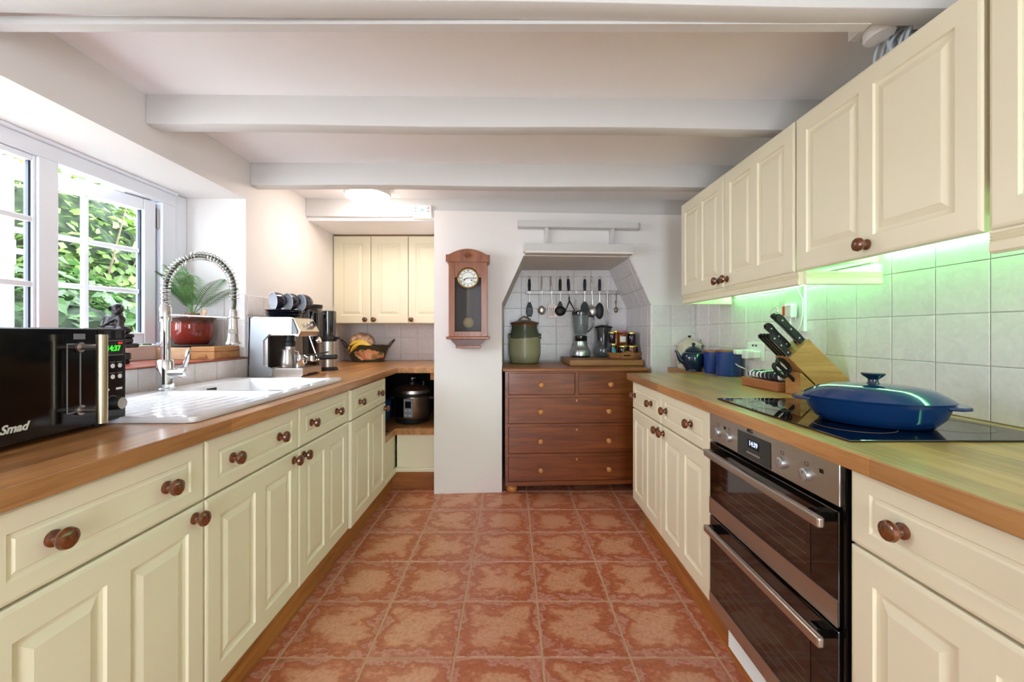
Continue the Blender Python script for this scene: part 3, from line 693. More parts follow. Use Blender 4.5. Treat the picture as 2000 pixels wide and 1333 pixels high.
# statue on the sill
def statue():
    s = thing('statue', 'dark carved statue of a seated monk on a stepped base on the sill', 'statue', (-1.752, 1.858, 1.0105))
    bm = BM()
    for c, r in (((0, 0, .150), (.058, .045, .026)), ((-.046, 0, .150), (.026, .035, .022)), ((.042, -.012, .150), (.028, .03, .02)),
                 ((-.012, .0, .178), (.040, .030, .034)), ((-.010, .002, .200), (.043, .026, .022)), ((-.040, .004, .196), (.018, .02, .024)), ((-.046, -.006, .174), (.013, .015, .028)),
                 ((.024, -.004, .196), (.016, .018, .022)), ((.032, -.014, .174), (.012, .014, .026)), ((.006, -.030, .160), (.030, .014, .012)), ((-.022, -.024, .160), (.028, .012, .010)),
                 ((.002, -.002, .222), (.016, .015, .014)), ((.008, -.004, .244), (.0245, .023, .026)), ((.020, -.010, .236), (.014, .016, .016)), ((-.014, -.006, .240), (.006, .006, .011))): ball(bm, c, r, 16)
    o = obj('figure', bm, 'bronze', s, True); md = o.modifiers.new('fuse', 'REMESH'); md.mode = 'VOXEL'; md.voxel_size = .0035; md.use_smooth_shade = True; sm = o.modifiers.new('soft', 'SMOOTH'); sm.iterations = 3
    bm = BM(); ball(bm, (.022, -.026, .246), (.004, .003, .003), 8); ball(bm, (.031, -.018, .240), (.005, .005, .007), 8); ball(bm, (.026, -.023, .229), (.007, .004, .0025), 8); ball(bm, (-.004, -.026, .245), (.003, .006, .010), 8); obj('face_detail', bm, 'bronze', s, True)
    bm = BM()
    for k in range(5): tube(bm, [(.022-.012*k, -.026+.002*k, .200-.006*k), (-.008-.010*k, -.034, .180-.004*k), (-.030-.003*k, -.036, .168)], .0022, 6)
    obj('robe_folds', bm, 'bronze', s, True)
    for z0, z1, r, q in ((0, .018, .050, .9), (.018, .050, .056, 1.0), (.050, .072, .036, .8), (.072, .092, .082, 1.0), (.092, .116, .066, .9), (.116, .134, .074, .85)):
        bm = BM(); n = 16; lathe(bm, [(0, z0), (r*.92, z0), (r, z0+.004), (r, z1-.004), (r*.92, z1), (0, z1)], n, SC(1, q*.62, 1))
        for v in bm.verts:
            a = math.atan2(v.co.y, v.co.x); f = 1+.06*sin(5*a+z0*90)+.04*sin(9*a); v.co.x *= f; v.co.y *= f
        obj('base_tier', bm, 'bronze', s, True)
M['bronze'] = plain('dark_patina', (44, 38, 38), .3, .35, var=.35, scale=40, bmp=.3, bscale=160)
statue()

# boxes, saucer, pot and cycad
M['pale'] = wood('pale_box_wood', [(.3, (196, 156, 116)), (.7, (222, 190, 152))], 'X', 1.5, .5); M['oakbox'] = wood('honey_box_wood', [(.3, (170, 116, 66)), (.7, (204, 152, 96))], 'X', 1.5, .45)
bx = thing('wooden_box', 'pale wooden box under the plant saucer', 'box', (-1.80, 2.17, 1.0105))
obj('body', box(BM(), -.04, .135, 0, .20, 0, .062, .002), 'pale', bx); 
b2 = thing('drawer_box', 'honey wooden box with a small drawer pull beside the pale box', 'box', (-1.660, 2.17, 1.0105))
obj('lid', box(BM(), 0, .122, 0, .20, .040, .066, .002), 'oakbox', b2); dd = obj('drawer', box(BM(), 0, .122, 0, .20, 0, .0385, .002), 'oakbox', b2)
bm = BM(); lathe(bm, [(0, 0), (.020, 0), (.020, .004), (0, .004)], 20, T(.06, -.001, .022) @ RX(90), 0, 360); obj('pull', prism(BM(), [(.035, .012), (.085, .012), (.078, .024), (.042, .024)], .006, T(0, -.001, 0) @ XZ), 'oakbox', dd); bm.free()
PX, PY, PZ = -1.722, 2.262, 1.0775
bm = BM(); lathe(bm, [(0, 0), (.092, 0), (.100, .006), (.098, .008), (0, .006)], 36); tag(obj('plant_saucer', bm, 'slate' if 'slate' in M else M.setdefault('slate', plain('dark_slate', (72, 74, 72), .6)), None, True, (PX, PY, PZ)), 'thin dark grey saucer under the red pot', 'saucer')
pt = thing('potted_cycad', 'cycad palm in a glazed red-brown pot on the window sill', 'plant', (PX, PY, PZ+.009))
def potmat():
    m, t = newmat('red_glaze'); t.b.inputs['Roughness'].default_value = .08; tc = t.node('TexCoord'); sp = t.node('SeparateXYZ'); t.link(tc, 'Object', sp, 0)
    n = t.node('TexNoise', i_Scale=30.0); t.link(tc, 'Object', n, 'Vector'); ma = t.node('Math', operation='MULTIPLY_ADD'); ma.inputs[1].default_value = .02; t.link(n, 'Fac', ma, 0); t.link(sp, 'Z', ma, 2)
    mr = t.node('MapRange'); mr.inputs['From Max'].default_value = .165; t.link(ma, 0, mr, 'Value')
    r = ramp(t, [(.0, (84, 24, 18)), (.1, (116, 36, 28)), (.72, (122, 46, 34)), (.82, (70, 42, 34)), (1, (104, 88, 84))]); t.link(mr, 0, r, 'Fac'); t.link(r, 'Color', t.b, 'Base Color'); return m
M['pot'] = potmat()
bm = BM(); lathe(bm, [(0, 0), (.066, 0), (.072, .004), (.088, .03), (.097, .065), (.096, .10), (.094, .118), (.104, .136), (.112, .142), (.112, .146), (.104, .145), (.090, .128), (.086, .11), (0, .108)], 44); obj('pot', bm, 'pot', pt, True)
bm = BM(); lathe(bm, [(0, .128), (.088, .124)], 24); obj('soil', bm, 'soil' if 'soil' in M else M.setdefault('soil', plain('soil', (62, 44, 32), .95, var=.4, scale=60, bmp=.6)), pt)
bm = BM(); lathe(bm, [(.030, .12), (.034, .14), (.026, .158), (.012, .168), (0, .17)], 14)
for k in range(26): a = k*2.4; tube(bm, [(.03*cos(a), .03*sin(a), .135), (.034*cos(a), .034*sin(a), .155), (.03*cos(a), .03*sin(a), .170)], [.005, .004, .001], 5)
obj('caudex', bm, 'husk' if 'husk' in M else M.setdefault('husk', plain('husk', (150, 104, 70), .8, var=.3, scale=40)), pt, True)
M['leaf'] = plain('cycad_green', (84, 126, 66), .35, var=.25, scale=12); M['stemg'] = plain('frond_stem', (112, 140, 84), .4)
def frond(az, up, length, droop):
    bm = BM(); pts = []; n = 26; d = Vector((cos(az), sin(az), 0))
    for i in range(n+1):
        s = i/n; el = up - droop*s*s; 
        if i == 0: p = Vector((0, 0, .155))
        else: p = pts[-1] + (d*cos(el) + Vector((0, 0, 1))*sin(el))*(length/n)
        pts.append(p)
    tube(bm, pts, [.0028*(1-.7*i/n) for i in range(n+1)], 5)
    side = Vector((-sin(az), cos(az), 0))
    for i in range(6, n+1):
      for hlf in (0,):
        if i == n and hlf: continue
        s = (i+hlf)/n; p = pts[i].lerp(pts[min(n, i+1)], hlf); tg = (pts[min(n, i+1)]-pts[i-1]).normalized(); nm = tg.cross(side)
        L = .085*math.sin(pi*min(1, (s-.15)/.85*.86+.1))**.6
        for sg in (-1, 1):
            q = p + side*sg*L*.72 + tg*L*.55 + nm*L*-.25; w = tg*.0026; mid = p.lerp(q, .5)+nm*.004
            vs = [bm.verts.new(v) for v in (p-w, p+w, mid+w, q, mid-w)]; bm.faces.new(vs)
    return obj('frond', bm, 'leaf', pt)
for az, up, L, dr in ((-1.75, 1.45, .29, .45), (-2.55, 1.25, .27, .7), (-2.95, 1.25, .19, .8), (-.35, .95, .30, .75), (-.9, 1.15, .26, .75), (-1.3, 1.3, .25, .5), (-.12, .72, .29, .55), (-2.1, 1.3, .28, .5)): frond(az, up, L, dr)
obj('plant_label', box(BM(), -.010, .010, -.001, .001, 0, .075, m=T(.062, -.03, .115) @ RY(24)), 'oakbox', pt)

# ================================================================ COFFEE CORNER
def coffee():
    c = thing('coffee_machine', 'silver espresso machine standing beyond the sink', 'coffee machine', (.010, 2.40, .895))
    P = [(-1.50, 0), (-1.215, 0), (-1.205, .012), (-1.205, .046), (-1.395, .046), (-1.405, .056), (-1.405, .228), (-1.395, .240), (-1.255, .240), (-1.232, .232), (-1.218, .262), (-1.258, .338), (-1.275, .343), (-1.475, .343), (-1.49, .335)]
    obj('body', prism(BM(), P, .235, T(0, .235, 0) @ XZ), 'coffsteel', c)
    bm = prism(BM(), [(-1.505, .0), (-1.43, .0), (-1.375, .004), (-1.375, .05), (-1.425, .07), (-1.425, .21), (-1.39, .246), (-1.262, .246), (-1.262, .336), (-1.48, .345), (-1.497, .335)], .012, T(0, 0, 0) @ XZ); obj('side_panel', bm, 'silver', c)
    obj('shoulder_trim', prism(BM(), [(-1.262, .250), (-1.236, .246), (-1.232, .262), (-1.262, .336)], .010, T(0, 0, 0) @ XZ), 'trimgrey', c)
    obj('recess_panel', box(BM(), -1.404, -1.400, .006, .228, .05, .236), 'blackm', c)
    n = Vector((.076, 0, .040)).normalized(); m0 = T(-1.2365, .16, .297) @ n.to_track_quat('Z', 'Y').to_matrix().to_4x4()
    bm = BM(); lathe(bm, [(0, 0), (.026, 0), (.026, .004), (.020, .007), (.019, .022), (0, .022)], 28, m0); k = obj('dial', bm, 'steel', c, True)
    obj('grip', box(BM(), -.006, .006, -.017, .017, .021, .028, .002, m0), 'blackm', k)
    for y in (.075, .205):
        bm = BM(); lathe(bm, [(.010, 0), (.0125, .001), (.0125, .003), (.010, .003)], 22, T(-1.2365, y, .297) @ n.to_track_quat('Z', 'Y').to_matrix().to_4x4()); obj('button_ring', bm, 'chrome', c, True)
    bm = BM(); lathe(bm, [(0, .172), (.030, .172), (.032, .20), (.026, .206), (.026, .242), (0, .242)], 28, T(-1.325, .085, 0)); obj('group_head', bm, 'blackm', c, True)
    bm = BM(); lathe(bm, [(0, .120), (.024, .120), (.030, .150), (.030, .172), (0, .172)], 28, T(-1.325, .085, 0)); obj('spout_block', bm, 'steel', c, True)
    bm = BM(); tube(bm, [(-1.26, .19, .238), (-1.245, .20, .18), (-1.225, .205, .12), (-1.21, .21, .085)], .004, 8); obj('steam_wand', bm, 'chrome', c, True)
    bm = BM(); lathe(bm, [(0, 0), (.018, 0), (.018, .018), (0, .02)], 20, T(-1.222, .218, .205) @ RY(70)); obj('steam_dial', bm, 'chrome', c, True)
    obj('drip_grid', box(BM(), -1.39, -1.21, .01, .225, .0462, .050), 'steel', c)
    obj('tray_slot', box(BM(), -1.2055, -1.2035, .06, .18, .004, .016), 'black', c)
    pf = bpy.data.objects.new('portafilter', None); COL.objects.link(pf); pf.parent = c
    bm = BM(); lathe(bm, [(0, .078), (.028, .078), (.034, .085), (.034, .112), (.029, .112), (.028, .09), (0, .09)], 26, T(-1.235, .17, 0)); obj('basket', bm, 'chrome', pf, True)
    bm = BM(); cyl(bm, (-1.205, .17, .10), (-1.175, .165, .102), .006); cyl(bm, (-1.176, .165, .102), (-1.075, .15, .108), .0135, 20, .0145); obj('grip', bm, 'blackm', pf, True)
    bm = BM(); tube(bm, [(-1.245, .10, .115), (-1.17, .10, .128), (-1.10, .10, .140)], [.004, .005, .004], 8); obj('tamper_arm', bm, 'blackm', c, True)
M['coffsteel'] = plain('coffee_brushed_steel', (206, 200, 192), .28, .9); M['silver'] = plain('silver_shell', (168, 172, 178), .4, .55)
coffee()
jg = thing('milk_jug', 'larger steel milk jug on the espresso drip tray', 'jug', (-1.325, 2.485, .9455), 0)
bm = BM(); lathe(bm, [(0, 0), (.043, 0), (.046, .004), (.046, .03), (.038, .085), (.040, .105), (.0385, .105), (.0365, .085), (.044, .03), (.043, .006), (0, .005)], 32); obj('bowl', bm, 'steel', jg, True)
bm = BM(); tube(bm, [(.038, 0, .095), (.062, 0, .092), (.064, 0, .06), (.056, 0, .025), (.044, 0, .02)], .0045, 8); obj('handle', bm, 'steel', jg, True)
j2 = thing('milk_jug', 'smaller steel measuring cup beside the milk jug', 'cup', (-1.243, 2.462, .9455), 0)
bm = BM(); lathe(bm, [(0, 0), (.024, 0), (.026, .003), (.026, .075), (.0245, .075), (.0245, .004), (0, .004)], 28); obj('bowl', bm, 'chrome', j2, True)
bm = BM(); tube(bm, [(.025, 0, .07), (.042, 0, .06), (.040, 0, .03), (.025, 0, .02)], .003, 8); obj('handle', bm, 'chrome', j2, True)
M['navy'] = plain('navy_glaze', (26, 30, 48), .1, coat=.4); M['cupin'] = plain('pale_blue_glaze', (226, 229, 234), .15)
bm = BM(); lathe(bm, [(0, 0), (.050, 0), (.054, .002), (.098, .008), (.100, .010), (.097, .0115), (.052, .005), (0, .004)], 40); me_s = mesh('saucer', bm, 'navy', True)
nm = ['bottom', 'second', 'third', 'fourth', 'top']
for k in range(5): tag(link('saucer', me_s, None, (-1.365+.004*(k % 2), 2.515-.003*k, 1.2385+k*.0085)), 'navy saucer, %s of the stack on the coffee machine' % (nm[k] if k in (0, 4) else nm[k]+' from below'), 'saucer', 'navy saucers')
cup_o = BM(); lathe(cup_o, [(0, 0), (.026, 0), (.028, .004), (.040, .015), (.050, .040), (.0525, .072), (.0505, .072), (.049, .071)], 36); me_c = mesh('bowl', cup_o, 'navy', True)
cup_i = BM(); lathe(cup_i, [(.0525, .0722), (.0495, .0725), (.047, .040), (.036, .016), (0, .008)], 36); me_ci = mesh('inside', cup_i, 'cupin', True)
hb_ = BM(); tube(hb_, [(.048, 0, .060), (.072, 0, .058), (.076, 0, .040), (.064, 0, .024), (.044, 0, .022)], .005, 8); me_ch = mesh('handle', hb_, 'navy', True)
cuplab = ('navy cup lying with its pale inside towards the sink', 'navy cup lying in the middle of the three on the saucers', 'navy cup lying at the cupboard end of the three')
for k, (x, y, z, rz) in enumerate(((-1.378, 2.485, 1.338, 24), (-1.330, 2.552, 1.338, 30), (-1.286, 2.618, 1.337, 32))):
    c = tag(bpy.data.objects.new('cup', None), cuplab[k], 'cup', 'navy cups'); COL.objects.link(c)
    c.matrix_world = T(x, y, z) @ RZ(rz-58) @ RX(90+4) @ RZ(250) @ T(0, 0, -.036)
    link('bowl', me_c, c); link('inside', me_ci, c); link('handle', me_ch, c)
# smoked splashback with screws, personal blender and spare cup
M['smoke'] = plain('smoked_acrylic', (74, 78, 84), .12); M['smokecup'] = glassy('smoked_cup', (90, 92, 96), .08, .45, (26, 27, 30))
sp = thing('splash_panel', 'grey acrylic panel with steel screws behind the coffee machine', 'panel', (XL+.009, 2.40, .90))
obj('sheet', box(BM(), 0, .006, -.005, .12, .06, .335), 'smoke', sp); obj('sheet_foot', box(BM(), 0, .004, -.01, .12, .0, .06), 'trimgrey', sp)
for z in (.325, .30, .12): bm = BM(); lathe(bm, [(0, .0), (.006, 0), (.005, .003), (0, .004)], 14, T(.006, .02, z) @ RY(90)); obj('screw', bm, 'chrome', sp, True)
pb = thing('personal_blender', 'steel personal blender with tall smoked cup beside the fruit tub', 'blender', (-1.245, 2.845, .895))
bm = BM(); lathe(bm, [(0, 0), (.064, 0), (.066, .004), (.060, .018), (.052, .022), (0, .022)], 32); obj('base', bm, 'blackm', pb, True)
bm = BM(); lathe(bm, [(.050, .02), (.055, .024), (.057, .10), (.056, .195), (.052, .198), (0, .198)], 36); obj('housing', bm, 'steel', pb, True)
bm = BM(); lathe(bm, [(.054, .198), (.056, .20), (.056, .215), (.048, .228), (0, .228)], 32); box(bm, .045, .078, -.012, .012, .208, .228, .003); obj('collar', bm, 'blackm', pb, True)
bm = BM(); lathe(bm, [(.047, .228), (.049, .24), (.053, .375), (.052, .398), (.046, .402), (0, .402)], 32); obj('cup', bm, 'smokecup', pb, True)
sc_ = thing('smoked_tumbler', 'dark smoked tumbler behind the personal blender against the wall', 'tumbler', (-1.415, 2.98, .895))
bm = BM(); lathe(bm, [(0, 0), (.058, 0), (.06, .004), (.066, .40), (.064, .425), (.060, .43), (0, .43)], 30); obj('wall', bm, 'smokecup', sc_, True)
bm = BM(); lathe(bm, [(0, .43), (.067, .43), (.067, .452), (0, .455)], 30); obj('lid', bm, 'blackm', sc_, True)

# fruit tub
def tubmat():
    m, t = newmat('floral_green_enamel'); t.b.inputs['Roughness'].default_value = .35; tc = t.node('TexCoord')
    v = t.node('TexVoronoi', i_Scale=22.0); t.link(tc, 'Object', v, 'Vector')
    hs = ramp(t, [(0, (226, 120, 84)), (.25, (240, 196, 140)), (.45, (214, 84, 60)), (.62, (246, 222, 180)), (.8, (232, 152, 110)), (1, (120, 140, 90))]); sp0 = t.node('SeparateColor'); t.link(v, 'Color', sp0, 0); t.link(sp0, 0, hs, 'Fac')
    dk = ramp(t, [(.1, (150, 60, 40)), (.45, (255, 255, 255))]); t.link(v, 'Distance', dk, 'Fac'); mu = t.node('MixRGB', blend_type='MULTIPLY'); mu.inputs[0].default_value = .5; t.link(hs, 'Color', mu, 1); t.link(dk, 'Color', mu, 2)
    mp = t.node('Mapping'); mp.inputs['Location'].default_value = (-.035*8.4, 0, -.065*22); mp.inputs['Scale'].default_value = (8.4, 1.0, 22); t.link(tc, 'Object', mp, 'Vector'); ln = t.node('VectorMath', operation='LENGTH'); t.link(mp, 'Vector', ln, 0)
    n = t.node('TexNoise', i_Scale=28.0, i_Detail=3.0); t.link(tc, 'Object', n, 'Vector'); ad = t.node('Math', operation='ADD'); t.link(ln, 'Value', ad, 0); t.link(n, 'Fac', ad, 1)
    mk = ramp(t, [(.0, (255, 255, 255)), (.5, (255, 255, 255))]); lt = t.node('Math', operation='LESS_THAN'); lt.inputs[1].default_value = 1.5; t.link(ad, 0, lt, 0)
    sy = t.node('SeparateXYZ'); t.link(tc, 'Object', sy, 0); l2 = t.node('Math', operation='LESS_THAN'); l2.inputs[1].default_value = -.02; t.link(sy, 'Y', l2, 0); an = t.node('Math', operation='MULTIPLY'); t.link(lt, 0, an, 0); t.link(l2, 0, an, 1)
    mx = t.node('MixRGB'); mx.inputs[1].default_value = lin((62, 64, 52)); t.link(an, 0, mx, 0); t.link(mu, 'Color', mx, 2); t.link(mx, 'Color', t.b, 'Base Color'); return m
M['tub'] = tubmat(); M['tubin'] = plain('dark_tub', (40, 38, 30), .4)
tb = thing('fruit_tub', 'dark green oval metal tub painted with roses on the corner worktop', 'tub', (-1.255, 3.66, .895))
bm = BM(); lathe(bm, [(0, 0), (.125, 0), (.130, .002), (.190, .140), (.196, .145), (.190, .145), (.185, .138), (.124, .006), (0, .006)], 56, SC(1, .60, 1)); obj('shell', bm, 'tub', tb, True)
for sg in (-1, 1):
    bm = BM(); tube(bm, [(sg*.178, -.03, .125), (sg*.205, -.032, .165), (sg*.228, -.02, .188), (sg*.234, 0, .194), (sg*.228, .02, .188), (sg*.205, .032, .165), (sg*.178, .03, .125)], .0055, 8); obj('handle', bm, 'tubin', tb, True)
bm = BM(); ball(bm, (0, 0, 0), (.108, .078, .085), 32); tag(obj('bread_loaf', bm, 'bread' if 'bread' in M else M.setdefault('bread', plain('floury_crust', (196, 160, 132), .8, var=.5, scale=26, bmp=.5, bscale=50)), None, True, (-1.322, 3.70, .895+.168)), 'round floury loaf of bread in the painted tub', 'bread')
M['banana'] = plain('banana_skin', (232, 192, 62), .45, var=.12, scale=14)
def banana(loc, rz, s, label):
    pts = [Vector((.098*cos(R(20+140*k/12)), 0, .098*sin(R(20+140*k/12))-.045)) for k in range(13)]
    b = thing('banana', label, 'banana', loc, rz); rr = [.005, .010, .0145, .0165, .017, .0172, .0172, .0172, .017, .016, .0135, .009, .005]
    obj('fruit', tube(BM(), pts, [v*s for v in rr], 5), 'banana', b, True); bm = BM(); cyl(bm, pts[-1], pts[-1]+Vector((-.012, 0, -.016)), .0045, 8); obj('stalk', bm, 'husk', b)
banana((-1.30, 3.595, .895+.122), 8, 1.2, 'longer yellow banana leaning on the loaf'); banana((-1.270, 3.570, .895+.104), 14, 1.2, 'yellow banana in front of the other in the tub')

# ================================================================ CORNER SHELF CONTENTS
ck = thing('pressure_cooker', 'black and steel electric pressure cooker on the corner shelf', 'cooker', (-.782, 3.305, .4525), 0)
bm = BM(); lathe(bm, [(0, 0), (.118, 0), (.128, .008), (.134, .04), (0, .04)], 44); obj('base', bm, 'blackm', ck, True)
bm = BM(); lathe(bm, [(.134, .04), (.1385, .05), (.1385, .205), (.134, .21), (0, .21)], 48, RZ(-62), 0, 360); obj('housing', bm, 'cooksteel' if 'cooksteel' in M else M.setdefault('cooksteel', plain('dark_steel', (150, 138, 124), .22, .95)), ck, True)
bm = BM(); lathe(bm, [(.1395, .052), (.1397, .204)], 30, RZ(176), 0, 88); obj('dark_band', bm, 'black', ck, True)
bm = BM(); lathe(bm, [(0, .21), (.143, .21), (.146, .216), (.144, .226), (.140, .23), (0, .23)], 48); obj('rim', bm, 'blackm', ck, True)
ld = BM(); lathe(ld, [(.138, .23), (.136, .252), (.118, .270), (.07, .286), (0, .292)], 48); lo = obj('lid', ld, 'steel', ck, True)
bm = BM(); lathe(bm, [(0, .29), (.034, .29), (.030, .312), (.016, .318), (.016, .330), (.033, .336), (.033, .346), (0, .350)], 28); obj('lid_knob', bm, 'blackm', lo, True)
bm = BM(); lathe(bm, [(.0335, .337), (.034, .343), (.02, .3505), (0, .351)], 28); obj('knob_cap', bm, 'chrome', lo, True)
bm = BM(); cyl(bm, (.082, .03, .278), (.082, .03, .315), .014); obj('valve', bm, 'blackm', lo, True)
for sg in (-1, 1): obj('side_handle', box(BM(), sg*.135, sg*.175, -.025, .025, .175, .20, .006), 'blackm', ck)
bm = BM(); box(bm, -.036, .036, -.150, -.128, .055, .198, .006); cp = obj('control_panel', bm, 'trimgrey', ck, loc=(.004, 0, 0))
obj('screen', box(BM(), -.022, .022, -.1515, -.1495, .128, .178), 'mwwin', cp)
for x, z in ((-.016, .108), (.012, .110), (-.016, .075), (.012, .072)): bm = BM(); lathe(bm, [(0, 0), (.009, 0), (.008, .0025), (0, .003)], 16, RX(90)); obj('button', bm, 'dial', cp, True, (x, -.150, z))
bl = thing('blue_pan', 'blue enamel pan standing in the shadow beside the pressure cooker', 'pan', (-1.055, 3.31, .4525))
bm = BM(); lathe(bm, [(0, 0), (.085, 0), (.098, .02), (.106, .14), (.108, .16), (.104, .16), (.095, .022), (0, .008)], 36); obj('bowl', bm, 'blue_e' if 'blue_e' in M else M.setdefault('blue_e', plain('steel_blue_enamel', (52, 84, 128), .25)), bl, True)
bm = BM(); lathe(bm, [(.110, .16), (.108, .168), (.06, .185), (0, .192)], 36); obj('lid', bm, 'blue_e', bl, True)
bm = BM(); cyl(bm, (0, 0, .19), (0, 0, .215), .014); obj('knob', bm, 'blackm', bl, True)
ut = thing('serving_fork', 'dark two-pronged fork lying on the shelf edge', 'fork', (-.93, 2.94, .453))
bm = BM(); tube(bm, [(-.12, .05, .006), (.0, .0, .007), (.075, -.02, .006)], .004, 6); obj('handle', bm, 'blackm', ut, True)

# ================================================================ LAMP, THERMOSTAT, CLOCK
def ceiling_lamp(label, x, y):
    l = thing('ceiling_lamp', label, 'lamp', (x, y, CZ))
    bm = BM(); lathe(bm, [(0, 0), (.148, 0), (.152, -.012), (.152, -.045), (.146, -.054), (.138, -.054), (0, -.05)], 48); obj('rim', bm, 'white', l, True)
    bm = BM(); lathe(bm, [(.146, -.052), (.143, -.064), (.12, -.078), (.07, -.088), (0, -.091)], 48); obj('diffuser', bm, 'lamp', l, True)
ceiling_lamp('round glowing white ceiling lamp near the thermostat', -.98, 2.86)
th = thing('thermostat', 'small white wall thermostat with a blue screen on the end beam', 'thermostat', (-.653, 3.094, 1.982))
obj('case', box(BM(), -.068, .068, -.030, 0, 0, .104, .006), 'white', th); sc2 = obj('bezel', box(BM(), -.036, .036, -.0325, -.0295, .038, .092, .002), 'white', th)
obj('screen', box(BM(), -.028, .028, -.034, -.0324, .044, .086), 'lcd' if 'lcd' in M else M.setdefault('lcd', plain('blue_lcd', (168, 198, 236), .3, emit=(150, 190, 240), es=.5)), sc2)
text('digits', '20', .022, 'ink', sc2, (0, -.0346, .062), (R(90), 0, 0))
for x in (-.047, .047):
    for z in (.055, .078): obj('button', box(BM(), x-.005, x+.005, -.0325, -.0295, z-.003, z+.003), 'trimgrey', th)
def clock():
    c = thing('wall_clock', 'long wooden pendulum wall clock hanging on the chimney wall', 'clock', (-.306, chim(-.306)-.002, 1.042), math.degrees(math.atan(.065)))
    W = .133; F = -.108
    obj('back_board', box(BM(), -W+.01, W-.01, -.014, 0, .06, .60), 'clockdark', c)
    for s in (-1, 1): obj('side', box(BM(), s*W, s*(W-.012), F, -.002, .078, .594), 'clockwood', c)
    d = bpy.data.objects.new('door', None); COL.objects.link(d); d.parent = c
    for s in (-1, 1): obj('stile', box(BM(), s*(W-.0005), s*.090, F-.014, F, .080, .592, .002), 'clockwood', d)
    obj('rail', box(BM(), -.090, .090, F-.013, F, .080, .116, .002), 'clockwood', d)
    zc = .483; r = .073; poly = [(-.090, .592), (-.090, .487)] + [(-.078, .487)] + [(r*cos(R(180-k*180/20)), zc+r*sin(R(180-k*180/20))) for k in range(1, 20)] + [(.078, .487), (.090, .487), (.090, .592)]
    obj('arched_rail', prism(BM(), poly, .013, T(0, F, 0) @ XZ), 'clockwood', d)
    obj('pane', box(BM(), -.090, .090, F+.001, F+.003, .116, .56), 'clockglass', d)
    bm = BM(); lathe(bm, [(0, 0), (.062, 0), (.062, .003), (0, .003)], 48, T(0, F-.002, zc) @ RX(90)); dl = obj('dial', bm, 'dialface', c, True)
    bm = BM(); lathe(bm, [(.061, 0), (.071, 0), (.0715, .007), (.067, .010), (.061, .004)], 48, T(0, F-.002, zc) @ RX(90)); obj('bezel', bm, 'brass', dl, True)
    bm = BM(); lathe(bm, [(.0395, .0032), (.042, .0032), (.042, .0038), (.0395, .0038)], 44, T(0, F-.002, zc) @ RX(90)); obj('chapter_ring', bm, 'ink', dl)
    for k, s in enumerate(('XII', 'I', 'II', 'III', 'IIII', 'V', 'VI', 'VII', 'VIII', 'IX', 'X', 'XI')):
        a = R(-30*k); text('numeral', s, .0155, 'ink', dl, (.0515*sin(-a), F-.0058, zc+.0515*cos(a)), (R(90), -a, 0), bold=.0004)
    for ang, L, w in ((252, .036, .0032), (91, .050, .0024)):
        bm = BM(); prism(bm, [(-w*.5, -.008), (w*.5, -.008), (w, L*.62), (0, L), (-w, L*.62)], .001, T(0, F-.0065, zc) @ RY(ang) @ XZ); obj('hand', bm, 'ink', dl)
    for x in (-.026, .024): bm = BM(); cyl(bm, (x, F-.005, zc-.014), (x, F-.0062, zc-.014), .0052); obj('winding_hole', bm, 'ink', dl)
    p = bpy.data.objects.new('pendulum', None); COL.objects.link(p); p.parent = c
    for x in (-.008, 0, .008): bm = BM(); cyl(bm, (x, -.06, .20), (x, -.06, .42), .0016, 8); obj('rod', bm, 'darkbrass', p)
    bm = BM(); lathe(bm, [(0, -.006), (.028, -.004), (.037, 0), (.028, .004), (0, .006)], 36, T(0, -.06, .178) @ RX(90)); obj('bob', bm, 'darkbrass', p, True)
    # crown
    poly = [(-.150, .592), (.150, .592), (.150, .640), (.128, .642)] + [(.128*cos(a*pi/16)*1.0, .642+.039*(.5-.5*cos(2*pi*(a/16)))) for a in range(1, 16)] + [(-.128, .642), (-.150, .640)]
    cr = obj('crown', prism(BM(), poly, .030, T(0, F+.004, 0) @ XZ), 'clockwood', c)
    obj('crown_top', box(BM(), -.146, .146, F+.004, -.002, .592, .632), 'clockwood', c)
    for k in range(16):
        a = k*pi/8; L = .030 if k % 8 == 0 else .022; q = .014
        bm = BM(); tube(bm, [(.006*cos(a), F-.0285, .637+.006*sin(a)), (L*cos(a)*1.25, F-.0285, .637+q*sin(a)*1.3)], [.0016, .003], 6); obj('carved_petal', bm, 'clockwood', cr)
    bm = BM(); ball(bm, (0, F-.027, .637), (.006, .004, .006), 12); obj('carved_boss', bm, 'clockwood', cr)
    obj('base_mould', box(BM(), -.150, .150, F-.022, 0, .062, .080, .004), 'clockwood', c)
    bm = BM(); prism(bm, [(-.122, .062), (-.083, .018), (.083, .018), (.122, .062)], .105, T(0, -.004, 0) @ XZ); obj('bracket', bm, 'clockdark2', c)
    obj('foot_block', box(BM(), -.085, .085, -.100, 0, 0, .0178, .002), 'clockwood', c)
M['clockwood'] = wood('reddish_clock_oak', [(.25, (98, 46, 16)), (.5, (144, 78, 32)), (.8, (172, 102, 48))], 'Z', 1.6, .35, coat=.15); M['clockdark'] = wood('clock_back', [(.3, (40, 26, 20)), (.7, (60, 40, 30))], 'Z', 1.2, .5); M['clockdark2'] = wood('clock_bracket_wood', [(.25, (72, 30, 14)), (.8, (120, 60, 32))], 'X', 1.6, .35)
M['darkbrass'] = plain('dark_brass', (124, 108, 76), .5, .6); M['clockglass'] = glassy('clock_glass', refl=.002, edge=.2); M['dialface'] = plain('enamel_dial', (238, 238, 230), .2); M['brass'] = plain('brass', (196, 168, 104), .28, .9)  # pendulum brass is darker and rougher than the bezel brass
clock()

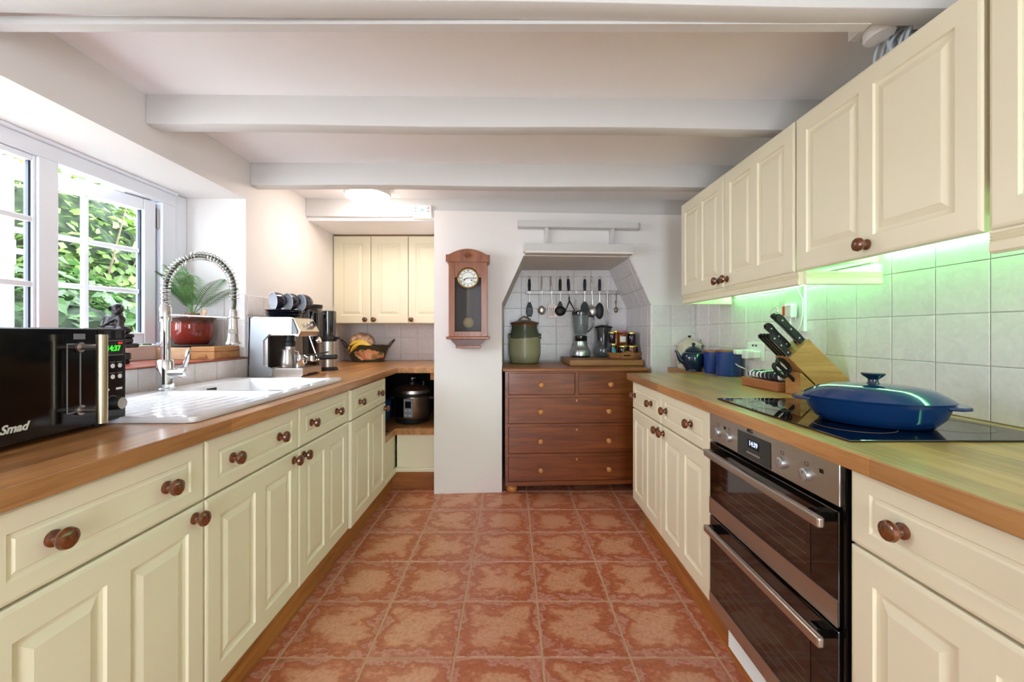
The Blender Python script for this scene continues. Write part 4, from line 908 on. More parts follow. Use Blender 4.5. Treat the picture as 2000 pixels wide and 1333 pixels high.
# ================================================================ MANTEL SHELF OVER THE ALCOVE
ms = thing('mantel_shelf', 'white painted shelf on two brackets above the alcove hood', 'shelf', (0, 0, 0))
def skew(bm):
    for v in bm.verts: v.co.y += chim(v.co.x)
    return bm
def sk(name, m_=None, *a, **k): return obj(name, skew(box(BM(), *a, **k)), m_ or 'beam', ms)
obj('top_board', skew(prism(BM(), [(.045, -.003), (.045, -.085), (.905, -.085), (.93, -.06), (.93, -.003)], .042, T(0, 0, 1.895))), 'beam', ms)
for x in (.235, .712):
    bm = BM(); prism(bm, [(-.003, 1.776), (-.020, 1.776), (-.028, 1.80), (-.050, 1.86), (-.070, 1.894), (-.003, 1.894)], .026, T(x, 0, 0) @ YZ); obj('bracket', skew(bm), 'beam', ms)
obj('hood_board', skew(prism(BM(), [(.082, -.003), (.092, -.11), (.868, -.11), (.888, -.003)], .052, T(0, 0, 1.722))), 'beam', ms)
obj('hood_soffit', skew(box(BM(), .095, .865, -.105, .60, 1.708, 1.722)), 'wall', ms)
# ================================================================ UTENSIL RAIL
UY = 3.712
M['wiresteel'] = plain('rail_steel', (150, 146, 142), .4, .85)
rl = thing('utensil_rail', 'steel rail with hooks across the alcove tiles', 'rail', (.545, UY+.012, 1.506))
obj('bar', box(BM(), -.42, .415, -.006, .004, -.016, .016, .003), 'wiresteel', rl)
for x in (-.40, .395): bm = BM(); cyl(bm, (x, .003, 0), (x, .021, 0), .009); obj('mount', bm, 'steel', rl)
uxs = [(x-999)*UY/819 for x in (1034, 1058, 1077, 1094, 1111, 1126, 1142, 1156, 1171, 1186, 1203)]
for x in uxs: obj('hook', box(BM(), x-.545-.011, x-.545+.011, -.012, -.004, -.013, .015, .002), 'steel', rl)
def uten(name, label, k, cat, build, lean=0):
    u = thing(name, label, cat, (uxs[k], UY-.006, 1.506), 0, 'utensils hanging on the rail'); u.rotation_euler = (0, R(lean), 0); build(u); return u
def grip(u, mat='blackm', z0=.012, z1=.115, r=.0120):
    bm = BM(); tube(bm, [(0, 0, z0), (0, 0, z0+.02), (0, 0, (z0+z1)/2), (0, 0, z1-.01), (0, 0, z1)], [r*.8, r, r*1.15, r*.95, r*.8], 10); obj('grip', bm, mat, u, True)
    bm = BM(); tube(bm, [(0, 0, z1-.004), (-.007, 0, z1+.015), (0, 0, z1+.030), (.007, 0, z1+.015)], .0028, 6, True); obj('loop', bm, 'chrome', u, True)
def shank(u, z0, z1, mat='chrome', r=.004): bm = BM(); cyl(bm, (0, 0, z0), (0, 0, z1), r, 10); obj('shank', bm, mat, u, True)
def spoon(u, zc, rx, rz, mat='blackm', dep=.012):
    bm = BM(); ball(bm, (0, 0, zc), (rx, dep, rz), 24); obj('bowl', bm, mat, u, True)
def u1(u):
    grip(u); shank(u, -.09, .012); obj('head', prism(BM(), [(-.010, -.085), (.010, -.085), (.026, -.13), (.032, -.175), (.020, -.215), (-.020, -.215), (-.032, -.175), (-.026, -.13)], .006, T(0, .003, 0) @ XZ), 'blackm', u)
    for k in range(4): obj('slot', box(BM(), -.02, .02, -.0045, -.003, -.195+k*.016, -.189+k*.016), 'trimgrey', u)
def u2(u):
    grip(u, 'steel', .01, .115, .006); shank(u, -.12, .012, r=.003); spoon(u, -.155, .030, .036, 'steel')
    for k in range(9): a = pi+pi*k/8; bm = BM(); cyl(bm, (.026*cos(a), -.004, -.155+.032*sin(a)), (.040*cos(a), -.012, -.155+.046*sin(a)), .004, 8, .0025); obj('tine', bm, 'steel', u)
def u3(u):
    grip(u, 'steel', .01, .115, .008); shank(u, -.10, .012, r=.003)
    bm = cells(BM(), [-.042, -.030, -.024, -.014, -.008, .008, .014, .024, .030, .042][:0] or [-.040, -.028, -.020, -.010, -.003, .006, .014, .024, .040], [-.225, -.205, -.135, -.120], 0, .003, lambda i, j: not (j == 1 and i in (1, 3, 5)), XZ); obj('blade', bm, 'bright', u)
    obj('neck', prism(BM(), [(-.006, -.095), (.006, -.095), (.040, -.121), (-.040, -.121)], .003, XZ), 'bright', u)
def u4(u): grip(u); shank(u, -.085, .012); obj('neck', prism(BM(), [(-.008, -.08), (.008, -.08), (.034, -.15), (-.034, -.15)], .008, T(0, .004, 0) @ XZ), 'blackm', u); spoon(u, -.165, .050, .044, 'blackm', .02)
def u5(u):
    grip(u, z1=.118); shank(u, -.045, .012, 'steel')
    bm = BM(); tube(bm, [(0, 0, -.04), (0, 0, -.08), (-.04, 0, -.165), (.044, 0, -.165), (.004, 0, -.08)], .006, 8); obj('head', bm, 'blackm', u, True)
def u6(u):
    bm = BM(); tube(bm, [(0, 0, .01), (0, 0, -.03), (.004, 0, -.05), (-.006, 0, -.065), (.008, 0, -.075)], .0018, 6); tube(bm, [(.018*cos(a*pi/10), 0, -.11+.05*sin(a*pi/10)) for a in range(20)], .0018, 6, True); tube(bm, [(.006*cos(a*pi/10), 0, -.10+.05*sin(a*pi/10)) for a in range(20)], .0014, 6, True); obj('wire', bm, 'chrome', u, True)
def u7(u): grip(u); shank(u, -.085, .012); obj('blade', prism(BM(), [(-.010, -.08), (.010, -.08), (.034, -.12), (.036, -.19), (-.036, -.19), (-.034, -.12)], .005, T(0, .003, 0) @ XZ), 'blackm', u)
def u8(u):
    grip(u, 'steel', .01, .118, .006); shank(u, -.11, .012, r=.003); spoon(u, -.17, .036, .048, 'steel', .016)
    bm = BM(); tube(bm, [(.014*cos(a*pi/8)-.012, -.005, -.125+.014*sin(a*pi/8)) for a in range(16)], .003, 6, True); obj('ring', bm, 'steel', u)
def u9(u): grip(u); shank(u, -.085, .012); spoon(u, -.165, .036, .072, 'blackm', .014)
def u10(u):
    bm = BM(); cyl(bm, (0, 0, -.02), (0, 0, -.135), .009, 14); obj('grip', bm, 'steel', u, True); shank(u, -.02, .012, r=.003)
    bm = BM()
    for k in range(6):
        a = k*pi/6; pts = [(sin(pi*min(1, s))*.034*cos(a)*(s**.5), sin(pi*min(1, s))*.034*sin(a)*(s**.5)*.7, -.135-.16*s) for s in [i/10 for i in range(11)]]; tube(bm, pts, .0012, 5)
    obj('wires', bm, 'wiresteel', u, True)
def u11(u):
    bm = BM(); tube(bm, [(0, 0, .012), (.004, 0, -.05), (-.002, 0, -.10), (0, 0, -.13)], .004, 8); tube(bm, [(.009*cos(a*pi/6), 0, -.085+.013*sin(a*pi/6)) for a in range(12)], .002, 6, True); obj('handle', bm, 'bronzeu', u, True); spoon(u, -.155, .016, .026, 'bronzeu', .010)
M['bright'] = plain('bright_steel', (206, 190, 182), .5, .6); M['bronzeu'] = plain('aged_metal', (128, 112, 92), .35, .8)
for k, a in enumerate((('pasta_server', 'black slotted server, first on the rail from the crock side', u1), ('spaghetti_spoon', 'toothed steel spaghetti spoon on the rail', u2), ('slotted_turner', 'bright steel slotted turner on the rail', u3), ('ladle', 'large round black ladle on the rail', u4), ('masher', 'black masher with an open triangular head on the rail', u5), ('egg_lifter', 'small bent wire tool on the rail above the blender', u6), ('spatula', 'black flat spatula partly behind the blender jug', u7), ('steel_spoon', 'round steel serving spoon behind the blender handle', u8), ('serving_spoon', 'long oval black serving spoon on the rail', u9), ('balloon_whisk', 'steel balloon whisk hanging over the water jug', u10), ('small_spoon', 'small aged metal spoon, last on the rail above the jars', u11))):
    uten(a[0], a[1], k, 'utensil', a[2], (0, 0, -3, 0, -3, 0, 0, -3, 0, 0, 0)[k])

# ================================================================ ON THE CHEST
CT = .8955
def glaze_crock():
    m, t = newmat('green_stoneware'); t.b.inputs['Roughness'].default_value = .25; tc = t.node('TexCoord'); sp = t.node('SeparateXYZ'); t.link(tc, 'Object', sp, 0)
    n = t.node('TexNoise', i_Scale=18.0, i_Detail=3.0); t.link(tc, 'Object', n, 'Vector'); ma = t.node('Math', operation='MULTIPLY_ADD'); ma.inputs[1].default_value = .05; t.link(n, 'Fac', ma, 0); t.link(sp, 'Z', ma, 2)
    mr = t.node('MapRange'); mr.inputs['From Max'].default_value = .36; t.link(ma, 0, mr, 'Value')
    r = ramp(t, [(0, (146, 144, 114)), (.3, (176, 172, 138)), (.60, (170, 166, 128)), (.64, (192, 180, 146)), (.66, (92, 100, 74)), (.9, (74, 90, 68)), (.95, (110, 78, 50))]); t.link(mr, 0, r, 'Fac')
    wv = t.node('TexWave', wave_type='BANDS', bands_direction='Z', i_Scale=38.0, i_Distortion=1.0); t.link(tc, 'Object', wv, 'Vector'); mx = t.node('MixRGB', blend_type='MULTIPLY'); mx.inputs[0].default_value = .22; t.link(r, 'Color', mx, 1); t.link(wv, 'Color', mx, 2); t.link(mx, 'Color', t.b, 'Base Color'); bump(t, wv, 'Fac', .25, .002); return m
M['crock'] = glaze_crock(); M['rimbrown'] = plain('brown_glaze', (104, 72, 44), .3, var=.3, scale=20); M['lidgreen'] = plain('olive_lid_glaze', (112, 112, 80), .35, var=.25, scale=14)
ck2 = thing('stoneware_crock', 'large green stoneware crock with lid on the chest', 'crock', (.110, 3.525, CT))
bm = BM(); lathe(bm, [(0, 0), (.110, 0), (.118, .006), (.134, .07), (.137, .14), (.130, .21), (.114, .265), (.106, .30), (.112, .325), (.104, .325), (0, .32)], 56); obj('jar', bm, 'crock', ck2, True)
bm = BM(); lathe(bm, [(.118, .324), (.122, .332), (.116, .340), (.10, .343)], 48); l2 = obj('lid_rim', bm, 'rimbrown', ck2, True)
bm = BM(); lathe(bm, [(.102, .342), (.07, .353), (.03, .360), (0, .362)], 48); ld2 = obj('lid', bm, 'lidgreen', ck2, True)
bm = BM(); tube(bm, [(-.05, 0, .355), (-.03, 0, .375), (-.005, 0, .388), (.025, 0, .378), (.05, 0, .357)], [.008, .007, .007, .007, .009], 10); obj('lid_handle', bm, 'rimbrown', ld2, True)
for s in (-1, 1):
    bm = BM(); lathe(bm, [(.012, -.011), (.024, -.012), (.027, 0), (.024, .012), (.012, .011)], 22, T(s*.126, -.02, .222) @ RY(90*s) ); obj('lug', bm, 'crock', ck2, True)
cb = thing('chopping_board', 'thick wooden board on the chest under blender and jars', 'board', (.445, 3.185, CT+.002), 1.5)
M['board'] = wood('board_wood', [(.25, (122, 76, 36)), (.5, (158, 106, 56)), (.8, (186, 134, 80))], 'X', 1.0, .45)
obj('slab', box(BM(), 0, .565, 0, .50, 0, .043, .003), 'board', cb)
BZ = CT+.0455
def blender():
    b = thing('jug_blender', 'silver jug blender with clear jug on the wooden board', 'blender', (.592, 3.585, BZ))
    bm = BM(); lathe(bm, [(0, 0), (.078, 0), (.080, .004), (.074, .012), (0, .012)], 32); obj('foot', bm, 'blackm', b, True)
    bm = BM(); lathe(bm, [(.078, .010), (.083, .014), (.083, .040), (.078, .062), (.062, .085), (.056, .10), (.056, .135), (.052, .138), (0, .138)], 40, SC(1, .9, 1)); obj('motor_base', bm, 'blsilver', b, True)
    obj('keypad', box(BM(), -.045, .045, -.004, .004, -.008, .008, .002, T(0, -.066, .074) @ RX(-35)), 'trimgrey', b)
    for k in range(4): obj('key', box(BM(), -.005, .005, -.0055, -.004, -.002, .002, m=T(-.027+k*.018, -.066, .074) @ RX(-35)), 'ink', b)
    bm = BM(); lathe(bm, [(.052, .138), (.055, .142), (.055, .178), (.050, .182), (0, .182)], 36); obj('coupling', bm, 'smokecup', b, True)
    bm = BM(); lathe(bm, [(.046, .182), (.055, .20), (.066, .27), (.071, .36), (.069, .36), (.064, .27), (.053, .202), (0, .195)], 36); j = obj('jug', bm, 'jugglass', b, True)
    bm = BM(); lathe(bm, [(0, .358), (.073, .358), (.074, .366), (.072, .388), (.040, .392), (.036, .398), (0, .399)], 36); obj('lid', bm, 'smokecup', b, True)
    bm = BM(); tube(bm, [(.068, 0, .350), (.105, 0, .345), (.115, 0, .315), (.104, 0, .262), (.075, 0, .225), (.055, 0, .215)], .0075, 10); obj('handle', bm, 'jugtint', b, True)
    bm = BM()
    for k in range(9): a = -1.9; box(bm, -.004, .004, -.0006, .0006, -.0012, .0012, m=T(.069*cos(a), .069*sin(a), .235+k*.013) @ RZ(20))
    obj('scale_marks', bm, 'white', j)['kind'] = 'stuff'
M['blsilver'] = plain('blender_silver', (196, 198, 196), .3, .75); M['jugglass'] = glassy('jug_plastic', (236, 240, 240), .03, .06, (170, 176, 180), .35); M['jugtint'] = glassy('jug_handle_plastic', (120, 124, 128), .12, .35, (90, 94, 98))
blender()
wj = thing('water_jug', 'clear water filter jug with black top beside the blender', 'jug', (.782, 3.565, BZ))
bm = BM(); lathe(bm, [(0, 0), (.060, 0), (.074, .010), (.082, .04), (.078, .075), (.064, .12), (.060, .17), (.064, .215), (.070, .25), (.068, .25), (.062, .215), (.058, .17), (.062, .12), (.075, .07), (.078, .04), (.058, .006), (0, .006)], 40); obj('vessel', bm, 'jugglass', wj, True)
bm = BM(); lathe(bm, [(0, .075), (.030, .075), (.034, .085), (.034, .13), (.052, .15), (.058, .20), (.064, .248), (0, .248)], 32); obj('filter_funnel', bm, 'smokecup', wj, True)
bm = BM(); lathe(bm, [(0, .246), (.074, .248), (.076, .256), (.066, .262), (.03, .272), (0, .274)], 32); obj('lid', bm, 'blackm', wj, True)
bm = BM(); lathe(bm, [(0, .008), (.057, .008), (.0745, .042), (.073, .06), (0, .06)], 36); obj('water', bm, 'jugglass', wj, True)
# trivet and octagonal tray with jars
bm = BM(); lathe(bm, [(0, 0), (.135, 0), (.139, .005), (.135, .010), (0, .010)], 40, SC(1.05, .62, 1)); tag(obj('trivet', bm, 'trivet' if 'trivet' in M else M.setdefault('trivet', wood('red_trivet_wood', [(.3, (96, 52, 36)), (.7, (140, 84, 62))], 'X', 1.2, .35)), None, True, (.888, 3.325, BZ)), 'thin reddish wooden disc under the octagonal tray', 'trivet')
ty = thing('octagonal_tray', 'small wooden tray with sloping sides and slot handles holding jars', 'tray', (.893, 3.335, BZ+.0105))
def octa(rx, ry): return [(rx*cos(R(22.5+45*k)), ry*sin(R(22.5+45*k))) for k in range(8)]
TX, TYY = .116, .092
obj('floor', prism(BM(), octa(TX-.004, TYY-.004), .006), 'board', ty)
a, b = octa(TX, TYY), octa(TX+.022, TYY+.012)
for k in range(8):
    p, q, p2, q2 = Vector((*a[k], 0)), Vector((*a[(k+1) % 8], 0)), Vector((*b[k], .042)), Vector((*b[(k+1) % 8], .042)); bm = BM(); nrm = Vector((a[k][0]+a[(k+1) % 8][0], a[k][1]+a[(k+1) % 8][1], 0)).normalized()*.005
    arch = k == 5; mid = p2.lerp(q2, .5)+Vector((0, 0, .014 if arch else 0))
    f = [bm.verts.new(v) for v in (p, q, q2, mid, p2)]; g2 = [bm.verts.new(v+nrm) for v in (p, q, q2, mid, p2)]; bm.faces.new(f); bm.faces.new(g2[::-1])
    for i in range(5): bm.faces.new((f[i], f[(i+1) % 5], g2[(i+1) % 5], g2[i]))
    sd = obj('side', bm, 'board', ty)
    if arch: obj('slot', box(BM(), -.026, .026, -.001, .0012, -.005, .005, .0006, T(*((p+q)/2*.5+(p2+q2)/2*.5+nrm*1.02)) @ RX(16)), 'dark', sd)
M['gold'] = plain('gold_lid', (206, 190, 96), .3, .7); M['berry'] = plain('dark_berry_jam', (34, 18, 30), .08); M['chutney'] = plain('brown_chutney', (112, 58, 26), .12, var=.4, scale=50); M['amber'] = plain('amber_honey', (170, 88, 26), .1); M['paperlab'] = plain('paper_label', (226, 220, 210), .7); M['teal'] = plain('teal_label', (40, 140, 158), .6); M['gingham'] = plain('red_checked_cloth', (186, 96, 106), .7, var=.5, scale=180)
def jar(label, x, y, z, r, h, mat, lab=None, cloth=False):
    j = thing('jam_jar', label, 'jar', (.893+x*1.1, 3.335+y*1.1, BZ+.0168+z), 0, 'jars on the octagonal tray')
    bm = BM(); lathe(bm, [(0, 0), (r*.9, 0), (r, .005), (r, h-.016), (r*.9, h-.008), (r*.88, h-.002), (0, h-.002)], 28); obj('glass', bm, mat, j, True)
    bm = BM(); lathe(bm, [(r*.93, h-.012), (r*.97, h-.011), (r*.97, h-.001), (r*.92, h+.001), (0, h+.001)], 28); obj('lid', bm, 'gingham' if cloth else 'gold', j, True)
    if lab:
        bm = BM(); lathe(bm, [(r+.0006, h*.22), (r+.0006, h*.62)], 12, RZ(0), 225, 305); obj('paper_label', bm, lab, j, True)
jar('dark jam jar, low front row in the tray', -.018, -.042, 0, .034, .090, 'berry'); jar('brown chutney jar, low front row beside the dark one', .049, -.032, 0, .031, .090, 'chutney'); jar('small dark bottle-jar with teal label at the tray end', -.080, -.024, 0, .025, .105, 'berry', 'teal')
jar('tall amber honey jar at the rear of the tray', -.048, .038, 0, .032, .205, 'amber'); jar('dark jar at the rear of the tray beside the honey', .020, .040, 0, .032, .092, 'berry'); jar('dark jar at the rear of the tray by the tiled cheek', .084, .025, 0, .028, .092, 'berry')
jar('labelled jar with red checked lid, stacked in the middle', -.012, -.006, .0935, .036, .110, 'chutney', 'paperlab', True); jar('dark jam jar with gold lid, stacked beside the checked lid', .056, .000, .0935, .033, .100, 'berry'); jar('narrow dark jar stacked above the teal label', -.083, .008, .110, .027, .088, 'berry')

# ================================================================ WORKTOP END: TIN, TEAPOT, CANISTERS
WZ = .8955
tn = thing('biscuit_tin', 'cream enamel tin with conical lid in the worktop corner', 'tin', (1.275, 3.005, WZ))
M['enamel'] = plain('cream_enamel', (222, 212, 190), .3)
bm = BM(); lathe(bm, [(0, 0), (.076, 0), (.078, .002), (.078, .165), (0, .165)], 44); obj('drum', bm, 'enamel', tn, True)
bm = BM(); lathe(bm, [(.084, .163), (.084, .169), (.079, .172), (.012, .218), (0, .219)], 44); ld3 = obj('lid', bm, 'enamel', tn, True)
bm = BM(); lathe(bm, [(0, .218), (.006, .218), (.012, .230), (.010, .233), (0, .234)], 18); obj('lid_knob', bm, 'blackm', ld3, True)
bm = BM(); tube(bm, [(.080, 0, .15), (.088, 0, .18), (.080, 0, .205)], .003, 6); obj('clip', bm, 'trimgrey', tn)
for k, ch_ in enumerate('BISCUIT'):
    a = R(-168+k*17); text('lettering', ch_, .028, 'ink', tn, (.0785*cos(a), .0785*sin(a), .040), (R(90), 0, a+pi/2), bold=.0008)
for k, ch_ in enumerate('of'):
    a = R(-160+k*12); text('lettering', ch_, .022, 'ink', tn, (.0785*cos(a), .0785*sin(a), .078), (R(90), 0, a+pi/2), shear=.2)
M['tealblue'] = plain('dark_teal_glaze', (16, 40, 62), .07, coat=.5)
tp = thing('teapot', 'dark blue-green teapot in front of the cream tin', 'teapot', (1.205, 2.775, WZ), 180)
bm = BM(); lathe(bm, [(0, .003), (.046, .003), (.05, 0), (.054, .003), (.052, .012), (.066, .035), (.080, .075), (.078, .105), (.064, .125), (.05, .130), (0, .13)], 44); obj('body', bm, 'tealblue', tp, True)
bm = BM(); lathe(bm, [(.054, .128), (.057, .132), (.050, .142), (.030, .158), (.010, .164), (.007, .168), (.012, .176), (.012, .183), (.006, .188), (0, .188)], 36); obj('lid', bm, 'tealblue', tp, True)
bm = BM(); tube(bm, [(.062, 0, .060), (.088, 0, .075), (.100, 0, .105), (.112, 0, .130), (.122, 0, .132)], [.020, .016, .012, .009, .007], 14); obj('spout', bm, 'tealblue', tp, True)
bm = BM(); tube(bm, [(-.07, 0, .110), (-.105, 0, .112), (-.118, 0, .085), (-.105, 0, .055), (-.074, 0, .045)], .008, 10); obj('handle', bm, 'tealblue', tp, True)
M['cobalt'] = plain('cobalt_glaze', (26, 64, 138), .1, coat=.5); M['lidwood'] = wood('canister_lid_wood', [(.3, (120, 68, 34)), (.7, (158, 96, 54))], 'X', 2, .4)
for lab, y, x, s in (('blue glazed canister with wooden lid, nearest the teapot', 2.655, 1.285, .93), ('blue glazed canister with wooden lid, nearest the knife block', 2.482, 1.285, 1.0)):
    c = thing('storage_canister', lab, 'canister', (x, y, WZ), 0, 'blue canisters'); r = .068*s; h = .142*s
    bm = BM(); lathe(bm, [(0, 0), (r*.95, 0), (r, .005), (r, h*.8), (r*1.03, h*.84), (r*1.03, h), (0, h)], 44); obj('pot', bm, 'cobalt', c, True)
    bm = BM(); lathe(bm, [(r*1.035, h), (r*1.035, h+.008), (r*1.0, h+.011), (0, h+.011)], 40); obj('lid', bm, 'lidwood', c, True)

# ================================================================ SOCKETS
M['redsw'] = plain('red_rocker', (240, 84, 40), .35); M['cable'] = plain('white_cable', (226, 228, 224), .5)
XW = XR-.007
s1 = thing('cooker_switch', 'white wall plate with red rocker switch and plug below the pelmet', 'switch', (XW, 2.075, 1.155), -90)
obj('plate', box(BM(), 0, .15, -.006, 0, 0, .215, .002), 'white', s1); obj('socket_face', box(BM(), .006, .085, -.012, -.006, .055, .135, .002), 'white', s1)
bm = BM(); box(bm, .012, .046, -.026, -.012, .078, .122); obj('rocker', bm, 'redsw', s1)
pl = obj('plug', box(BM(), .055, .105, -.045, -.012, .065, .13, .008, seg=3), 'white', s1)
bm = BM(); tube(bm, [(.08, -.03, .066), (.08, -.032, .03), (.095, -.03, .0), (.12, -.03, -.005), (.145, -.028, .03), (.150, -.022, .08), (.145, -.02, .15), (.125, -.03, .195)], .0035, 8); obj('cable', bm, 'cable', pl, True)
obj('cable_tag', box(BM(), .062, .078, -.04, -.034, -.03, .025, .001), 'paperlab', pl)
obj('trunking', box(BM(), .128, .150, -.016, -.0055, 0, .212, .003), 'white', s1)
s2 = thing('wall_socket', 'white double wall socket with plugged adaptor beside the knife block', 'socket', (XW, 2.40, .995), -90)
obj('plate', box(BM(), 0, .155, -.010, 0, 0, .098, .003), 'white', s2)
for x in (.055, .085): obj('switch', box(BM(), x, x+.012, -.013, -.010, .078, .088, .001), 'ink', s2)
ad = obj('adaptor', box(BM(), .022, .075, -.055, -.010, .008, .060, .006, seg=3), 'white', s2); obj('adaptor_arm', box(BM(), -.012, .030, -.085, -.035, .030, .056, .006, seg=3), 'white', ad); obj('plug', box(BM(), .085, .135, -.045, -.010, .014, .055, .007, seg=3), 'white', s2)
bm = BM(); tube(bm, [(-.012, -.07, .043), (-.032, -.075, .042), (-.044, -.075, .02), (-.032, -.075, -.012), (0, -.06, -.036), (.04, -.04, -.05)], .0035, 8); obj('cable', bm, 'cable', ad, True)

# ================================================================ KNIFE BLOCK
M['blockw'] = wood('knife_block_wood', [(.25, (150, 100, 52)), (.5, (186, 134, 78)), (.8, (206, 158, 102))], 'X', 1.0, .42)
kb = thing('knife_block', 'slanted wooden knife block leaning against the tiled wall', 'knife block', (0, 1.684, .8955))
A = (1.1165, .1515); B = (1.195, .2275); Cc = (1.352, .070)
bm = prism(BM(), [A, B, Cc, (1.352, .0), (1.268, 0)], .092, T(0, .092, 0) @ XZ); obj('slanted_block', bm, 'blockw', kb)
obj('foot', prism(BM(), [(1.160, 0), (1.262, 0), (1.165, .092), (1.160, .088)], .0918, T(0, .0919, 0) @ XZ), 'blockw', kb)
u = Vector((-.697, 0, .717)); sl = Vector((.717, 0, .697))
def knife(name, label, s, y, L, wd, fat=.0075, cat='knife', riv=3, group='knives in the block'):
    p = Vector((A[0], 1.684+y, .8955+A[1])) + sl*s
    k = thing(name, label, cat, p, 0, group); mt = Matrix((( *sl, 0), (0, 1, 0, 0), (*u, 0), (0, 0, 0, 1))).transposed()
    k.rotation_euler = Matrix((sl, Vector((0, -1, 0)), u)).transposed().to_euler()
    obj('grip', prism(BM(), [(-wd*.45, .004), (wd*.45, .004), (wd*.5, L*.3), (wd*.42, L*.6), (wd*.55, L*.9), (wd*.35, L), (-wd*.25, L*1.01), (-wd*.55, L*.93), (-wd*.45, L*.6)], fat*2, T(0, fat, 0) @ XZ), 'blackm', k)
    obj('tang', prism(BM(), [(-wd*.58, .002), (wd*.5, .002), (wd*.56, L*.9), (-wd*.6, L*.93)], .0022, T(0, .0011, 0) @ XZ), 'steel', k)
    for i in range(riv):
        bm = BM(); cyl(bm, (0, -fat-.0006, L*(.16+.33*i)), (0, fat+.0006, L*(.16+.33*i)), .0035, 12); obj('rivet', bm, 'chrome', k)
    obj('bolster', box(BM(), -wd*.4, wd*.4, -.0012, .0012, -.02, .003), 'steel', k)
lb = ('front', 'second', 'third', 'rear')
for i in range(4): knife('steak_knife', 'black riveted steak knife, %s in the low row of the block' % lb[i], .014, .010+.0235*i, .118, .020, .0058)
knife('carving_knife', 'long black handled knife rising behind the steak knives', .058, .068, .135, .026, .009); knife('chef_knife', 'big black handled knife at the top of the block', .092, .024, .150, .028, .011); 
ks = thing('sharpening_steel', 'black sharpening steel with hanging ring at the block top', 'sharpener', Vector((A[0], 1.684+.052, .8955+A[1]))+sl*.097, 0)
ks.rotation_euler = Matrix((sl, Vector((0, -1, 0)), u)).transposed().to_euler()
bm = BM(); lathe(bm, [(0, 0), (.014, 0), (.014, .008), (.009, .014), (.0095, .13), (.012, .14), (.011, .152), (0, .155)], 20); obj('grip', bm, 'blackm', ks, True)
bm = BM(); tube(bm, [(.016+.018*cos(a*pi/10), .0, .156+.012*sin(a*pi/10)) for a in range(20)], .0013, 6, True); obj('ring', bm, 'chrome', ks)
sx = thing('kitchen_scissors', 'black handled scissors stuck in the lower slot of the block', 'scissors', (1.150, 1.725, .965), 0)
sx.rotation_euler = Matrix((sl, Vector((0, -1, 0)), u)).transposed().to_euler()
for s in (-1, 1):
    bm = BM(); tube(bm, [(s*.014+.013*cos(a*pi/10), s*.004, .055+.034*sin(a*pi/10)) for a in range(20)], .0078, 8, True); obj('finger_loop', bm, 'blackm', sx, True)
bm = BM(); tube(bm, [(0, 0, -.02), (0, 0, .028)], .007, 8); obj('pivot', bm, 'blackm', sx, True)
wb = thing('wooden_board', 'small thick wooden board beside the knife block under the cloth', 'board', (1.135, 1.79, .8955), 2)
obj('slab', box(BM(), 0, .165, 0, .262, 0, .040, .003), 'blockw2' if 'blockw2' in M else M.setdefault('blockw2', wood('small_board_wood', [(.25, (140, 82, 48)), (.5, (172, 110, 70)), (.8, (192, 132, 88))], 'Y', 1.0, .45)), wb)
def towel():
    m, t = newmat('checked_cloth'); t.b.inputs['Roughness'].default_value = .9; tc = t.node('TexCoord'); sp = t.node('SeparateXYZ'); t.link(tc, 'Object', sp, 0)
    def band(ax, per):
        a = t.node('Math', operation='MULTIPLY'); a.inputs[1].default_value = 1/per; t.link(sp, ax, a, 0); f = t.node('Math', operation='FRACT'); t.link(a, 0, f, 0); l = t.node('Math', operation='LESS_THAN'); l.inputs[1].default_value = .34; t.link(f, 0, l, 0); return l
    mx = t.node('MixRGB'); mx.inputs[1].default_value = lin((40, 42, 52)); mx.inputs[2].default_value = lin((226, 228, 232)); t.link(band('Y', .030), 0, mx, 0)
    m2 = t.node('MixRGB', blend_type='MULTIPLY'); m3 = t.node('MixRGB'); m3.inputs[1].default_value = (1, 1, 1, 1); m3.inputs[2].default_value = (.3, .3, .34, 1); t.link(band('X', .045), 0, m3, 0); m2.inputs[0].default_value = .6; t.link(mx, 'Color', m2, 1); t.link(m3, 'Color', m2, 2); t.link(m2, 'Color', t.b, 'Base Color')
    M['towel'] = m; bm = BM(); n = 40; V = []
    for i in range(n+1):
        y = .235*i/n; h = .043-.010*i/n+.003*sin(i*.9); wv = .004*sin(i*1.1); row = []
        for k in range(20):
            a = 2*pi*k/20; cx, cz = cos(a), sin(a); e = .55; x = math.copysign(abs(cx)**e, cx)*.062+wv; z = math.copysign(abs(cz)**e, cz)*h/2+h/2+.002*sin(k*2+i*.7)*(cz > 0)
            f = min(1, (min(i, n-i)+.8)/3)**.5; row.append(bm.verts.new((x*(.8+.2*f), y, (z-h/2)*f+h/2)))
        V.append(row)
    for i in range(n):
        for k in range(20): bm.faces.new((V[i][k], V[i][(k+1) % 20], V[i+1][(k+1) % 20], V[i+1][k]))
    bm.faces.new(V[0]); bm.faces.new(V[-1][::-1]); o = obj('folded_cloth', bm, 'towel', None, True, (1.208, 1.802, .8955+.0405)); tag(o, 'folded black and white checked cloth on the small board', 'cloth')
towel()
